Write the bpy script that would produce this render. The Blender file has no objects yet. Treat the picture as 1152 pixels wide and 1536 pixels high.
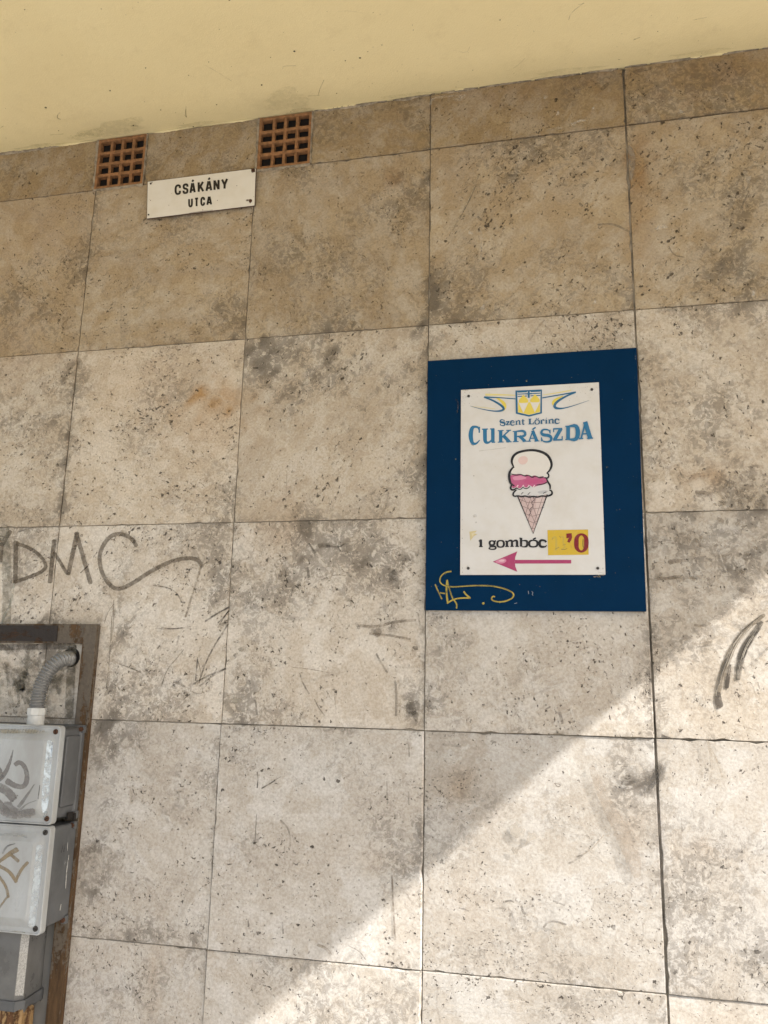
import bpy, bmesh, math, random
import numpy as np
from mathutils import Vector, Matrix

random.seed(7)
SC = bpy.context.scene
COL = SC.collection

# ------------------------------------------------------------------ camera
R_ = Vector((0.97695248, 0.2124344, 0.02086818))
U_ = Vector((0.02459519, -0.20914017, 0.97757632))
F_ = Vector((-0.21203521, 0.95453236, 0.20954487))
CAM = Vector((0.0, -2.2522, 1.6))
FPX = 1206.2
cam_d = bpy.data.cameras.new('camera')
cam_d.sensor_fit = 'HORIZONTAL'
cam_d.sensor_width = 36.0
cam_d.lens = FPX / 1152.0 * 36.0
cam_d.clip_start = 0.05
cam_d.clip_end = 2000.0
cam = bpy.data.objects.new('camera', cam_d)
COL.objects.link(cam)
m = Matrix((R_, U_, -F_)).transposed().to_4x4()
m.translation = CAM
cam.matrix_world = m
SC.camera = cam

# ------------------------------------------------------------------ daylight
SUN = Vector((1.0, -0.53, 0.88)).normalized()          # towards the sun
SUN_EL = math.asin(SUN.z)
SUN_AZ = math.atan2(SUN.x, SUN.y)
world = bpy.data.worlds.new("World")
SC.world = world
world.use_nodes = True
wn = world.node_tree
bg = wn.nodes.get('Background') or wn.nodes.new('ShaderNodeBackground')
sky = wn.nodes.new('ShaderNodeTexSky')
sky.sky_type = 'NISHITA'
sky.sun_disc = False
sky.sun_elevation = SUN_EL
sky.sun_rotation = SUN_AZ
sky.dust_density = 2.5
wn.links.new(sky.outputs[0], bg.inputs[0])
bg.inputs[1].default_value = 0.14
sd = bpy.data.lights.new('sun', 'SUN')
sd.energy = 4.2
sd.angle = math.radians(0.55)
sd.color = (1.0, 0.965, 0.91)
so = bpy.data.objects.new('sun', sd)
COL.objects.link(so)
so.rotation_euler = SUN.to_track_quat('Z', 'Y').to_euler()
so.location = (6, -6, 8)
vs = SC.view_settings
vs.view_transform = 'Standard'
vs.look = 'None'
vs.gamma = 1.0
vs.use_curve_mapping = False
vs.exposure = 1.03

# ------------------------------------------------------------------ helpers
def ray(px, py):
    return F_ + R_ * ((px - 576.0) / FPX) + U_ * ((768.0 - py) / FPX)

def at(px, py, y=0.0):
    """point on the plane parallel to the wall at depth y that a survey sighting hits"""
    d = ray(px, py)
    return CAM + d * ((y - CAM.y) / d.y)

def at_ceiling(px, py, z):
    d = ray(px, py)
    return CAM + d * ((z - CAM.z) / d.z)

def link_mesh(name, verts, faces, mat, parent=None, attrs=None, smooth=False):
    me = bpy.data.meshes.new(name)
    me.from_pydata([tuple(v) for v in verts], [], faces)
    if mat is not None:
        me.materials.append(mat)
    if attrs:
        for k, vals in attrs.items():
            vals = np.asarray(vals, dtype=np.float32)
            if vals.ndim == 1:
                a = me.attributes.new(k, 'FLOAT', 'POINT')
                a.data.foreach_set('value', vals)
            else:
                a = me.attributes.new(k, 'FLOAT_COLOR', 'POINT')
                if vals.shape[1] == 3:
                    vals = np.concatenate([vals, np.ones((len(vals), 1), np.float32)], 1)
                a.data.foreach_set('color', vals.ravel())
    if smooth:
        me.polygons.foreach_set('use_smooth', [True] * len(me.polygons))
    me.update()
    o = bpy.data.objects.new(name, me)
    COL.objects.link(o)
    if parent is not None:
        o.parent = parent
        o.matrix_parent_inverse = Matrix.Identity(4)
        o.location = -Vector(world_loc(parent))
    return o

def world_loc(o):
    p = Vector((0, 0, 0))
    while o is not None:
        p = p + o.location
        o = o.parent
    return p

def link_bm(name, bm, mat, parent=None, smooth=False):
    bmesh.ops.recalc_face_normals(bm, faces=bm.faces[:])
    me = bpy.data.meshes.new(name)
    bm.to_mesh(me)
    bm.free()
    me.materials.append(mat)
    if smooth:
        me.polygons.foreach_set('use_smooth', [True] * len(me.polygons))
    o = bpy.data.objects.new(name, me)
    COL.objects.link(o)
    if parent is not None:
        o.parent = parent
        o.location = -Vector(world_loc(parent))
    return o

def empty(name, loc, label, cat, group=None):
    o = bpy.data.objects.new(name, None)
    o.empty_display_size = 0.1
    o.location = loc
    o['label'] = label
    o['category'] = cat
    if group:
        o['group'] = group
    COL.objects.link(o)
    return o

def box(bm, x0, x1, y0, y1, z0, z1, bevel=0.0, seg=2):
    vs_ = [bm.verts.new(p) for p in ((x0, y0, z0), (x1, y0, z0), (x1, y1, z0), (x0, y1, z0),
                                      (x0, y0, z1), (x1, y0, z1), (x1, y1, z1), (x0, y1, z1))]
    fs = [bm.faces.new([vs_[i] for i in f]) for f in
          ((0, 1, 5, 4), (1, 2, 6, 5), (2, 3, 7, 6), (3, 0, 4, 7), (4, 5, 6, 7), (3, 2, 1, 0))]
    if bevel > 0:
        es = list({e for f in fs for e in f.edges})
        bmesh.ops.bevel(bm, geom=es, offset=bevel, segments=seg, affect='EDGES', profile=0.6)

def cyl(bm, p0, p1, r0, r1=None, n=16):
    if r1 is None:
        r1 = r0
    p0, p1 = Vector(p0), Vector(p1)
    q = (p1 - p0).normalized()
    a = q.orthogonal().normalized()
    b = q.cross(a)
    A, B = [], []
    for i in range(n):
        t = 2 * math.pi * i / n
        d = a * math.cos(t) + b * math.sin(t)
        A.append(bm.verts.new(p0 + d * r0))
        B.append(bm.verts.new(p1 + d * r1))
    for i in range(n):
        j = (i + 1) % n
        bm.faces.new((A[i], A[j], B[j], B[i]))
    bm.faces.new(A[::-1])
    bm.faces.new(B)

def rrect(x0, x1, z0, z1, r, n=5):
    pts = []
    for cx, cz, a0 in ((x1 - r, z1 - r, 0), (x0 + r, z1 - r, 90), (x0 + r, z0 + r, 180), (x1 - r, z0 + r, 270)):
        for i in range(n):
            t = math.radians(a0 + 90.0 * i / (n - 1))
            pts.append((cx + r * math.cos(t), cz + r * math.sin(t)))
    return pts

def loft_rr(bm, loops, cap0=True, cap1=True):
    """loops: (x0,x1,z0,z1,r,y)"""
    rings = []
    for (x0, x1, z0, z1, r, y) in loops:
        rings.append([bm.verts.new((x, y, z)) for x, z in rrect(x0, x1, z0, z1, r)])
    for a, b in zip(rings, rings[1:]):
        n = len(a)
        for i in range(n):
            j = (i + 1) % n
            bm.faces.new((a[i], a[j], b[j], b[i]))
    if cap0:
        bm.faces.new(rings[0])
    if cap1:
        bm.faces.new(rings[-1])

# ------------------------------------------------------------------ node helper
class NT:
    def __init__(self, name):
        self.mat = bpy.data.materials.new(name)
        self.mat.use_nodes = True
        self.t = self.mat.node_tree
        self.b = self.t.nodes['Principled BSDF']
        self.b.inputs['Specular IOR Level'].default_value = 0.3
    def n(self, typ, **kw):
        nd = self.t.nodes.new(typ)
        for k, v in kw.items():
            setattr(nd, k, v)
        return nd
    def put(self, sock, v):
        if v is None:
            return
        if isinstance(v, bpy.types.NodeSocket):
            self.t.links.new(v, sock)
        elif isinstance(v, (tuple, list)) and len(v) == 3 and sock.type == 'RGBA':
            sock.default_value = (*v, 1.0)
        else:
            sock.default_value = v
    def math(self, op, a, b=None, c=None, clamp=False):
        nd = self.n('ShaderNodeMath', operation=op, use_clamp=clamp)
        self.put(nd.inputs[0], a)
        if b is not None: self.put(nd.inputs[1], b)
        if c is not None: self.put(nd.inputs[2], c)
        return nd.outputs[0]
    def vmath(self, op, a, b=None):
        nd = self.n('ShaderNodeVectorMath', operation=op)
        self.put(nd.inputs[0], a)
        if b is not None: self.put(nd.inputs[1], b)
        return nd.outputs[0]
    def pos(self):
        return self.n('ShaderNodeNewGeometry').outputs['Position']
    def noise(self, vec, scale, detail=4.0, rough=0.55, dist=0.0):
        nd = self.n('ShaderNodeTexNoise')
        self.put(nd.inputs['Vector'], vec)
        nd.inputs['Scale'].default_value = scale
        nd.inputs['Detail'].default_value = detail
        nd.inputs['Roughness'].default_value = rough
        nd.inputs['Distortion'].default_value = dist
        return nd.outputs['Fac']
    def noisec(self, vec, scale, detail=3.0):
        nd = self.n('ShaderNodeTexNoise')
        self.put(nd.inputs['Vector'], vec)
        nd.inputs['Scale'].default_value = scale
        nd.inputs['Detail'].default_value = detail
        return nd.outputs['Color']
    def voro(self, vec, scale, rand=1.0):
        nd = self.n('ShaderNodeTexVoronoi')
        self.put(nd.inputs['Vector'], vec)
        nd.inputs['Scale'].default_value = scale
        nd.inputs['Randomness'].default_value = rand
        return nd.outputs['Distance'], nd.outputs['Color']
    def sep(self, c):
        nd = self.n('ShaderNodeSeparateColor')
        self.put(nd.inputs[0], c)
        return nd.outputs
    def step(self, v, lo, hi, a=0.0, b=1.0):
        nd = self.n('ShaderNodeMapRange', interpolation_type='SMOOTHSTEP')
        self.put(nd.inputs[0], v)
        self.put(nd.inputs[1], lo)
        self.put(nd.inputs[2], hi)
        self.put(nd.inputs[3], a)
        self.put(nd.inputs[4], b)
        return nd.outputs[0]
    def mix(self, f, a, b, blend='MIX'):
        nd = self.n('ShaderNodeMix', data_type='RGBA', blend_type=blend)
        self.put(nd.inputs[0], f)
        self.put(nd.inputs[6], a)
        self.put(nd.inputs[7], b)
        return nd.outputs[2]
    def attr(self, name):
        return self.n('ShaderNodeAttribute', attribute_name=name).outputs
    def bump(self, h, dist, strength=1.0):
        nd = self.n('ShaderNodeBump')
        self.put(nd.inputs['Height'], h)
        nd.inputs['Distance'].default_value = dist
        nd.inputs['Strength'].default_value = strength
        self.put(self.b.inputs['Normal'], nd.outputs[0])
    def color(self, c): self.put(self.b.inputs['Base Color'], c)
    def rough(self, r): self.put(self.b.inputs['Roughness'], r)
    def alpha(self, a): self.put(self.b.inputs['Alpha'], a)

def plain(name, col, rough=0.6, metal=0.0, var=0.15, scale=30.0, bump=0.0004, stretch=(1, 1, 1)):
    k = NT(name)
    p = k.pos()
    if stretch != (1, 1, 1):
        p = k.vmath('MULTIPLY', p, stretch)
    f = k.noise(p, scale, 6, 0.62)
    dark = tuple(c * (1 - var) for c in col)
    lite = tuple(min(1, c * (1 + var)) for c in col)
    k.color(k.mix(k.step(f, 0.3, 0.7), dark, lite))
    k.rough(k.step(f, 0.2, 0.8, max(0.05, rough - 0.08), min(1, rough + 0.08)))
    k.b.inputs['Metallic'].default_value = metal
    if bump > 0:
        k.bump(k.noise(p, scale * 6, 4, 0.6), bump)
    return k.mat

# ------------------------------------------------------------------ travertine
STONE_A, STONE_B, STONE_C = (0.56, 0.538, 0.503), (0.505, 0.476, 0.434), (0.57, 0.552, 0.525)

def travertine():
    k = NT('travertine')
    pos = k.pos()
    tl = k.sep(k.attr('tile')['Color'])         # seed, tone, warmth
    wr = k.sep(k.attr('wear_and_shade')['Color'])         # dirt with some painted shade, pits, rust
    off = k.n('ShaderNodeCombineXYZ')
    k.put(off.inputs[0], k.math('MULTIPLY', tl[0], 37.0))
    k.put(off.inputs[1], k.math('MULTIPLY', tl[0], 11.0))
    k.put(off.inputs[2], k.math('MULTIPLY', tl[0], 53.0))
    rot = k.n('ShaderNodeVectorRotate', rotation_type='Y_AXIS')
    k.put(rot.inputs['Vector'], k.vmath('ADD', pos, off.outputs[0]))
    k.put(rot.inputs['Angle'], k.math('MULTIPLY', k.math('SUBTRACT', tl[0], 0.5), 2.6))
    p = rot.outputs[0]                      # every slab was cut with its bedding turned another way
    wob = k.vmath('SUBTRACT', k.noisec(p, 24.0, 2), (0.5, 0.5, 0.5))
    pw = k.vmath('ADD', p, k.vmath('MULTIPLY', wob, (0.05, 0.05, 0.05)))
    wob2 = k.vmath('SUBTRACT', k.noisec(p, 105.0, 2), (0.5, 0.5, 0.5))
    pf = k.vmath('ADD', p, k.vmath('MULTIPLY', wob2, (0.016, 0.016, 0.016)))
    n1 = k.noise(pw, 4.5, 5, 0.62)
    n2 = k.noise(k.vmath('MULTIPLY', pw, (0.7, 1, 1.2)), 15.0, 6, 0.72)
    n3 = k.noise(p, 150.0, 3, 0.7)
    n4 = k.noise(pw, 62.0, 6, 0.78)
    n5 = k.noise(k.vmath('ADD', pw, (5.2, 1.3, 7.7)), 8.0, 4, 0.6)
    # stone body: cream, tan and ochre clouds
    c = k.mix(k.step(n1, 0.36, 0.64), STONE_A, STONE_B)
    c = k.mix(k.step(n2, 0.42, 0.62), k.mix(1.0, c, (0.89, 0.86, 0.825), 'MULTIPLY'), c)
    c = k.mix(k.math('MULTIPLY', k.step(n5, 0.52, 0.58), 0.65), c, STONE_C)
    c = k.mix(k.math('MULTIPLY', wr[2], k.step(n2, 0.25, 0.6)), c, (0.36, 0.235, 0.115))
    n6 = k.noise(k.vmath('MULTIPLY', pw, (2.0, 1, 9.5)), 1.0, 5, 0.66)
    c = k.mix(k.math('MULTIPLY', k.step(n6, 0.49, 0.62), k.math('MULTIPLY', k.step(n2, 0.35, 0.6), 0.36)), c, k.mix(1.0, c, (0.74, 0.68, 0.61), 'MULTIPLY'))
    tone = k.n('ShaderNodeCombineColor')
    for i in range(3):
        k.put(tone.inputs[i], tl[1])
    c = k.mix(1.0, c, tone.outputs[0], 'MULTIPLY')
    c = k.mix(k.math('MULTIPLY', tl[2], k.step(n2, 0.36, 0.64, 1.15, 0.78)), c, k.mix(1.0, c, (0.83, 0.665, 0.42), 'MULTIPLY'))
    c = k.mix(k.step(n3, 0.34, 0.68, 0.0, 0.5), c, k.mix(1.0, c, (0.60, 0.56, 0.52), 'MULTIPLY'))
    # soot with some painted shade: specks gathered in clouds
    cloud = k.step(k.noise(p, 3.1, 3, 0.6), 0.38, 0.70)
    drt = k.math('ADD', k.math('MULTIPLY', cloud, 0.58), wr[0], clamp=True)
    mott = k.step(k.math('ADD', n4, k.math('MULTIPLY', drt, 0.20)), 0.55, 0.645)
    soot = k.math('ADD', k.math('MULTIPLY', mott, k.math('ADD', k.math('MULTIPLY', drt, 0.74), 0.06)), k.math('MULTIPLY', drt, 0.10))  # soot plus the frame's shade, painted in
    c = k.mix(soot, c, k.mix(0.45, k.mix(1.0, c, (0.3, 0.28, 0.26), 'MULTIPLY'), (0.10, 0.088, 0.074)))
    runs = k.noise(k.vmath('MULTIPLY', p, (24.0, 1, 2.4)), 1.0, 4, 0.6)
    c = k.mix(k.math('MULTIPLY', k.step(runs, 0.56, 0.78), 0.30), c, (0.19, 0.165, 0.135))
    # pits gathered where the bedding runs
    dens = k.math('ADD', k.step(k.noise(k.vmath('MULTIPLY', pw, (0.8, 1, 1.3)), 7.0, 4, 0.62), 0.40, 0.70), wr[1])
    dens = k.math('MULTIPLY', dens, k.step(n5, 0.52, 0.60, 1.0, 0.35))
    def pits(vec, scale, stretch, rmax, share):
        d, col = k.voro(k.vmath('MULTIPLY', vec, stretch), scale)
        cs = k.sep(col)
        on = k.step(k.math('ADD', cs[0], k.math('MULTIPLY', dens, share)), 0.95, 1.0)
        r = k.math('MULTIPLY', k.math('MULTIPLY', cs[1], cs[1]), k.math('MULTIPLY', on, rmax))
        return k.math('MULTIPLY', k.step(k.math('SUBTRACT', d, r), -0.06, 0.05, 1.0, 0.0), on)
    pa = pits(pf, 30.0, (0.8, 1, 1.15), 0.20, 0.10)
    pb = pits(pf, 72.0, (0.7, 1, 1.25), 0.31, 0.33)
    pc = pits(pf, 165.0, (0.85, 1, 1.1), 0.48, 0.36)
    na = k.noise(k.vmath('MULTIPLY', pf, (0.8, 1, 1.2)), 84.0, 3, 0.6)
    pn = k.step(k.math('ADD', na, k.math('MULTIPLY', dens, 0.075)), 0.695, 0.725)
    pit = k.math('MAXIMUM', k.math('MAXIMUM', pa, pb), k.math('MAXIMUM', pn, k.math('MULTIPLY', pc, 0.5)))
    worm = k.noise(k.vmath('MULTIPLY', pf, (0.85, 1, 1.2)), 30.0, 4, 0.62)
    wl = k.step(k.math('ABSOLUTE', k.math('SUBTRACT', worm, 0.5)), 0.0, 0.013, 1.0, 0.0)
    wl = k.math('MULTIPLY', wl, k.math('MULTIPLY', k.step(dens, 0.35, 0.95), k.step(n4, 0.46, 0.60)))
    allp = k.math('MAXIMUM', pit, k.math('MULTIPLY', wl, 0.65))
    c = k.mix(k.math('MULTIPLY', allp, k.step(n2, 0.25, 0.6, 1.0, 0.82)), c, k.mix(tl[2], (0.046, 0.038, 0.031), (0.045, 0.031, 0.018)))
    # pale calcite veins
    vn = k.step(k.math('ABSOLUTE', k.math('SUBTRACT', worm, 0.60)), 0.0, 0.016, 1.0, 0.0)
    vn = k.math('MULTIPLY', vn, k.step(n1, 0.42, 0.58))
    c = k.mix(k.math('MULTIPLY', vn, 0.45), c, k.mix(1.0, c, (1.35, 1.34, 1.32), 'MULTIPLY'))
    # small pale knocks
    d, col = k.voro(k.vmath('MULTIPLY', pf, (0.9, 1, 1)), 20.0)
    cs = k.sep(col)
    kn = k.math('MULTIPLY', k.step(k.math('SUBTRACT', d, k.math('MULTIPLY', cs[1], 0.16)), -0.03, 0.02, 1.0, 0.0), k.step(cs[0], 0.87, 0.89))
    c = k.mix(k.math('MULTIPLY', kn, 0.45), c, k.mix(1.0, c, (1.5, 1.5, 1.5), 'MULTIPLY'))
    k.color(c)
    k.rough(k.step(n2, 0.3, 0.7, 0.62, 0.85))
    h = k.math('ADD', k.math('MULTIPLY', n2, 0.45), k.math('MULTIPLY', n4, 0.18))
    h = k.math('SUBTRACT', h, k.math('MULTIPLY', pit, 0.8))
    k.bump(h, 0.0048, 1.0)
    return k.mat

def marks_mat(name, rough=0.7, lowa=0.25):
    """thin film with its own colour (attribute tint), edge (fade) and strength"""
    k = NT(name)
    p = k.pos()
    a = k.attr('fade')['Fac']
    s = k.attr('strength')['Fac']
    n = k.noise(p, 190.0, 6, 0.7)
    n2 = k.noise(p, 45.0, 5, 0.65)
    e = k.step(k.math('ADD', a, k.math('MULTIPLY', k.math('SUBTRACT', n, 0.5), 0.9)), 0.25, 0.60)
    al = k.math('MULTIPLY', e, k.math('MULTIPLY', s, k.step(n2, 0.34, 0.60, lowa, 1.0)))
    k.alpha(al)
    col = k.attr('tint')['Color']
    k.color(k.mix(k.step(n, 0.3, 0.7, 0.0, 0.35), col, k.mix(1.0, col, (0.55, 0.55, 0.55), 'MULTIPLY')))
    k.rough(rough)
    return k.mat

M = {}
M['stone'] = travertine()
M['marks'] = marks_mat('film')
M['paintfilm'] = marks_mat('marker_film', 0.5, 0.6)
M['mortar'] = plain('mortar', (0.23, 0.20, 0.16), 0.9, var=0.7, scale=9, bump=0.001)
M['soot'] = marks_mat('soot_film', 0.8, 0.4)
M['bead'] = plain('mortar_edge', (0.26, 0.22, 0.165), 0.9, var=0.4, scale=45, bump=0.002)
M['terracotta'] = plain('terracotta', (0.235, 0.118, 0.052), 0.85, var=0.34, scale=55, bump=0.0008)
M['void'] = plain('near_black', (0.012, 0.010, 0.009), 0.9, var=0.2)  # black colour stands in for the unlit depth of the vents
M['screw'] = plain('dark_screw', (0.06, 0.055, 0.05), 0.45, 0.6, var=0.3, scale=300)
M['rustscrew'] = plain('rusty_screw', (0.075, 0.035, 0.02), 0.8, 0.2, var=0.5, scale=300)
M['tile_dark'] = None

def flat(name, col, rough=0.4, var=0.06):
    return plain(name, col, rough, 0.0, var, 25.0, 0.0)

def ceiling_mat():
    k = NT('yellow_plaster')
    p = k.pos()
    n1 = k.noise(p, 2.0, 6, 0.6)
    n2 = k.noise(p, 9.0, 8, 0.7)
    n3 = k.noise(p, 300.0, 3, 0.6)
    c = k.mix(k.step(n1, 0.3, 0.7), (0.80, 0.695, 0.42), (0.77, 0.66, 0.39))
    c = k.mix(k.step(n2, 0.52, 0.75, 0, 0.4), c, (0.66, 0.55, 0.32))
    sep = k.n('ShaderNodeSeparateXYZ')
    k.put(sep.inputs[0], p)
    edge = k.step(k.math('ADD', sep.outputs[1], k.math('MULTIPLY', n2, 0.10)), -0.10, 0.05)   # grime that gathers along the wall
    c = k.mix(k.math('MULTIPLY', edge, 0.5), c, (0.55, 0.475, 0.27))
    d, col = k.voro(p, 60.0)
    cs = k.sep(col)
    sp = k.math('MULTIPLY', k.step(k.math('SUBTRACT', d, k.math('MULTIPLY', cs[1], 0.12)), -0.02, 0.02, 1, 0), k.step(cs[0], 0.955, 0.96))
    c = k.mix(k.math('MULTIPLY', sp, 0.75), c, (0.16, 0.11, 0.05))
    k.color(c)
    k.rough(0.75)
    k.bump(k.math('ADD', k.math('MULTIPLY', n3, 0.3), n2), 0.0030)
    return k.mat
M['ceiling'] = ceiling_mat()

def pave_mat():
    k = NT('pale_paving')
    p = k.pos()
    br = k.n('ShaderNodeTexBrick')
    k.put(br.inputs['Vector'], k.vmath('MULTIPLY', p, (1, 1, 1)))
    br.inputs['Scale'].default_value = 2.0
    br.inputs['Color1'].default_value = (0.52, 0.485, 0.43, 1)
    br.inputs['Color2'].default_value = (0.48, 0.45, 0.40, 1)
    br.inputs['Mortar'].default_value = (0.15, 0.13, 0.11, 1)
    br.inputs['Mortar Size'].default_value = 0.01
    n = k.noise(p, 6, 8, 0.65)
    k.color(k.mix(k.step(n, 0.35, 0.75, 0, 0.3), br.outputs[0], (0.36, 0.335, 0.29)))
    k.rough(0.85)
    return k.mat
M['pave'] = pave_mat()

def enamel(name, col, chips=0.0, rough=0.28):
    k = NT(name)
    p = k.pos()
    n = k.noise(p, 14, 6, 0.65)
    n2 = k.noise(p, 90, 6, 0.7)
    c = k.mix(k.step(n, 0.35, 0.75, 0, 0.5), col, tuple(a * b for a, b in zip(col, (0.86, 0.82, 0.74))))
    d, cl = k.voro(p, 110.0)
    cs = k.sep(cl)
    sp = k.math('MULTIPLY', k.step(k.math('SUBTRACT', d, k.math('MULTIPLY', cs[1], 0.2)), -0.03, 0.02, 1, 0), k.step(cs[0], 0.965 - chips, 0.97 - chips))
    c = k.mix(k.math('MULTIPLY', sp, 0.75), c, (0.13, 0.09, 0.06))
    k.color(c)
    k.rough(k.step(n2, 0.3, 0.7, rough, rough + 0.2))
    return k.mat

# ================================================================== the setting
def sheet(name, x0, x1, y0, y1, z, mat):
    o = link_mesh(name, [(x0, y0, z), (x1, y0, z), (x1, y1, z), (x0, y1, z)], [(0, 1, 2, 3)], mat)
    o['kind'] = 'structure'
    return o
sheet('ground', -500, 500, -500, 500, -0.13, plain('ground_asphalt', (0.30, 0.285, 0.26), 0.9, var=0.2, scale=8, bump=0))
bm = bmesh.new()
box(bm, -14, 14, -9.0, 0.3, -0.6, 0.0, 0.012)
o = link_bm('pavement', bm, M['pave']); o['kind'] = 'structure'

ZC = 3.484                    # underside of the overhanging ceiling
CE = 2.325                     # where the overhang ends on the right
bm = bmesh.new()
box(bm, -7.0, CE, -3.1, 0.25, ZC, ZC + 0.28, 0.004)
ceil = link_bm('ceiling', bm, M['ceiling']); ceil['kind'] = 'structure'

# ================================================================== stone wall
JX = [-1.5652, -0.9684, -0.3730, 0.2293]            # measured vertical joints
JZ = [3.4812, 3.2808, 2.6736, 2.0736, 1.4787, 0.8797]
XS = [JX[0] - 0.5985 * i for i in (4, 3, 2, 1)] + JX + [JX[3] + 0.601 * i for i in range(1, 6)]
ZS = JZ + [JZ[5] - 0.6, JZ[5] - 0.882]
wall = empty('stone_wall', (0, 0, 0), 'tall wall clad in square beige travertine tiles below the yellow ceiling', 'wall')

def blob_field(blobs):
    out = []
    for (px, py, rx, ry, s) in blobs:
        w = at(px, py)
        w2 = at(px + 5, py); w3 = at(px, py + 5)
        out.append((w.x, w.z, rx * (w2 - w).length / 5, ry * (w3 - w).length / 5, s))
    return out
DIRT_SHADE = blob_field([
    (650, 435, 12, 32, .8), (70, 650, 45, 55, .40), (112, 610, 14, 90, .35), (96, 740, 8, 45, .5), (60, 585, 30, 30, .3), (392, 545, 22, 32, .55),
    (465, 565, 55, 50, .32), (560, 560, 80, 45, .38), (590, 640, 55, 60, .30), (640, 735, 22, 60, .42), (480, 525, 90, 25, .25),
    (458, 790, 12, 26, .7), (575, 862, 45, 35, .42), (592, 905, 24, 40, .4), (615, 1055, 15, 28, .85), (575, 940, 45, 7, .45),
    (372, 980, 32, 90, .30), (385, 1060, 30, 30, .25), (1095, 735, 60, 36, .6), (1045, 830, 50, 60, .42), (1105, 860, 40, 60, .4), (1130, 780, 30, 60, .45), (1040, 950, 60, 50, .3),
    (985, 1165, 18, 18, .75), (976, 1000, 12, 70, .35), (992, 1055, 14, 28, .3), (952, 1240, 14, 60, .28), (935, 1160, 20, 30, .2), (960, 1300, 14, 40, .2),
    (250, 1402, 55, 12, .55), (318, 1275, 6, 26, .6), (210, 1330, 60, 60, .22), (150, 1130, 20, 60, .15), (170, 1240, 25, 60, .2),
    (630, 1245, 7, 36, .6), (560, 1292, 30, 24, .25), (600, 1320, 20, 60, .15), (700, 1500, 80, 40, .22), (830, 1500, 60, 30, .2),
    (775, 250, 50, 38, .42), (640, 260, 10, 30, .3), (320, 480, 40, 30, .35), (445, 360, 40, 32, .25), (560, 250, 40, 30, .25), (600, 300, 30, 90, .18),
    (1055, 240, 40, 20, .3), (1090, 330, 40, 40, .2), (1060, 430, 60, 30, .28), (1120, 400, 30, 60, .25), (800, 460, 120, 20, .25),
    (680, 965, 24, 20, .4), (660, 1000, 14, 70, .25), (760, 1170, 30, 40, .12), (668, 1165, 22, 30, .3), (705, 1165, 26, 16, .3),
    (25, 900, 18, 60, .35), (75, 1000, 26, 60, .55), (20, 1000, 30, 50, .4), (75, 935, 40, 6, .4), (165, 1000, 12, 80, .28), (145, 1120, 10, 60, .3), (120, 1300, 12, 120, .3), (165, 1010, 14, 70, .3), (160, 1200, 16, 130, .3),  # strips beside the frame: dirt plus the frame's shade, painted in
    (60, 330, 40, 25, .25), (30, 420, 40, 60, .2), (130, 400, 12, 80, .25), (225, 940, 50, 30, .2), (300, 900, 30, 60, .2), (330, 855, 14, 70, .25),
    (860, 1350, 90, 30, .16), (710, 1430, 40, 20, .25), (1100, 1350, 60, 40, .12), (1140, 1430, 30, 40, .3), (1000, 1400, 10, 80, .2),
    (320, 330, 40, 25, .18), (250, 400, 60, 80, .12), (860, 300, 100, 60, .1), (500, 830, 40, 40, .2), (430, 880, 30, 40, .2), (1040, 560, 60, 50, .2), (1100, 620, 50, 40, .25)])
PITS = blob_field([
    (785, 250, 90, 60, .5), (700, 300, 60, 60, .2), (250, 800, 70, 50, .45), (180, 660, 60, 60, .35), (290, 630, 70, 60, .3), (300, 930, 60, 70, .4), (430, 860, 60, 60, .3), (860, 1365, 100, 42, .55),
    (720, 1430, 60, 40, .5), (1000, 1340, 40, 60, .3), (1090, 1420, 60, 60, .4), (860, 1010, 90, 60, .25), (420, 950, 60, 80, .25), (1060, 380, 80, 80, .3),
    (1000, 860, 40, 100, .35), (230, 560, 50, 50, .2), (470, 420, 90, 60, .2), (700, 1190, 40, 40, .35), (570, 1120, 40, 30, .3), (40, 440, 60, 60, .25), (960, 1040, 60, 40, .4),
    (200, 1350, 70, 80, .25), (180, 1480, 40, 60, .2), (520, 700, 100, 50, .1), (1080, 1080, 60, 30, .3), (1110, 1150, 30, 40, .3),
    (900, 1160, 60, 40, -.5), (760, 1240, 50, 60, -.35), (300, 430, 60, 60, -.2), (760, 130, 120, 40, -.2), (420, 300, 60, 60, .2), (250, 400, 60, 70, .2), (1080, 240, 80, 60, .3), (300, 220, 60, 30, -.1), (1060, 120, 80, 40, -.4), (560, 180, 60, 30, -.4)])
WARM = blob_field([
    (332, 598, 40, 18, .75), (320, 640, 50, 40, .3), (592, 266, 12, 14, .8), (957, 250, 14, 45, .8), (1060, 712, 30, 14, .7), (960, 330, 20, 60, .4), (230, 580, 80, 60, .25),
    (1060, 1275, 40, 12, .3), (690, 1180, 20, 30, .35), (700, 1350, 60, 40, .15), (560, 1290, 20, 16, .3), (800, 120, 140, 30, .4), (1080, 110, 100, 30, .4),
    (20, 520, 60, 60, .3), (950, 1250, 16, 60, .25), (230, 1470, 8, 60, .3), (430, 790, 40, 40, .3), (70, 350, 80, 60, .25)])

def field(blobs, x, z):
    v = np.zeros_like(x)
    wig = 0.35 * np.sin(x * 61 + 3 * np.sin(z * 37)) + 0.35 * np.sin(z * 53 + 2.5 * np.sin(x * 41))
    for (bx, bz, rx, rz, s) in blobs:
        v += s * np.exp(-np.clip(((x - bx) / rx) ** 2 + ((z - bz) / rz) ** 2 + wig * (((x - bx) / rx) ** 2 + ((z - bz) / rz) ** 2 + .3), 0, None))
    return v

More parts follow.
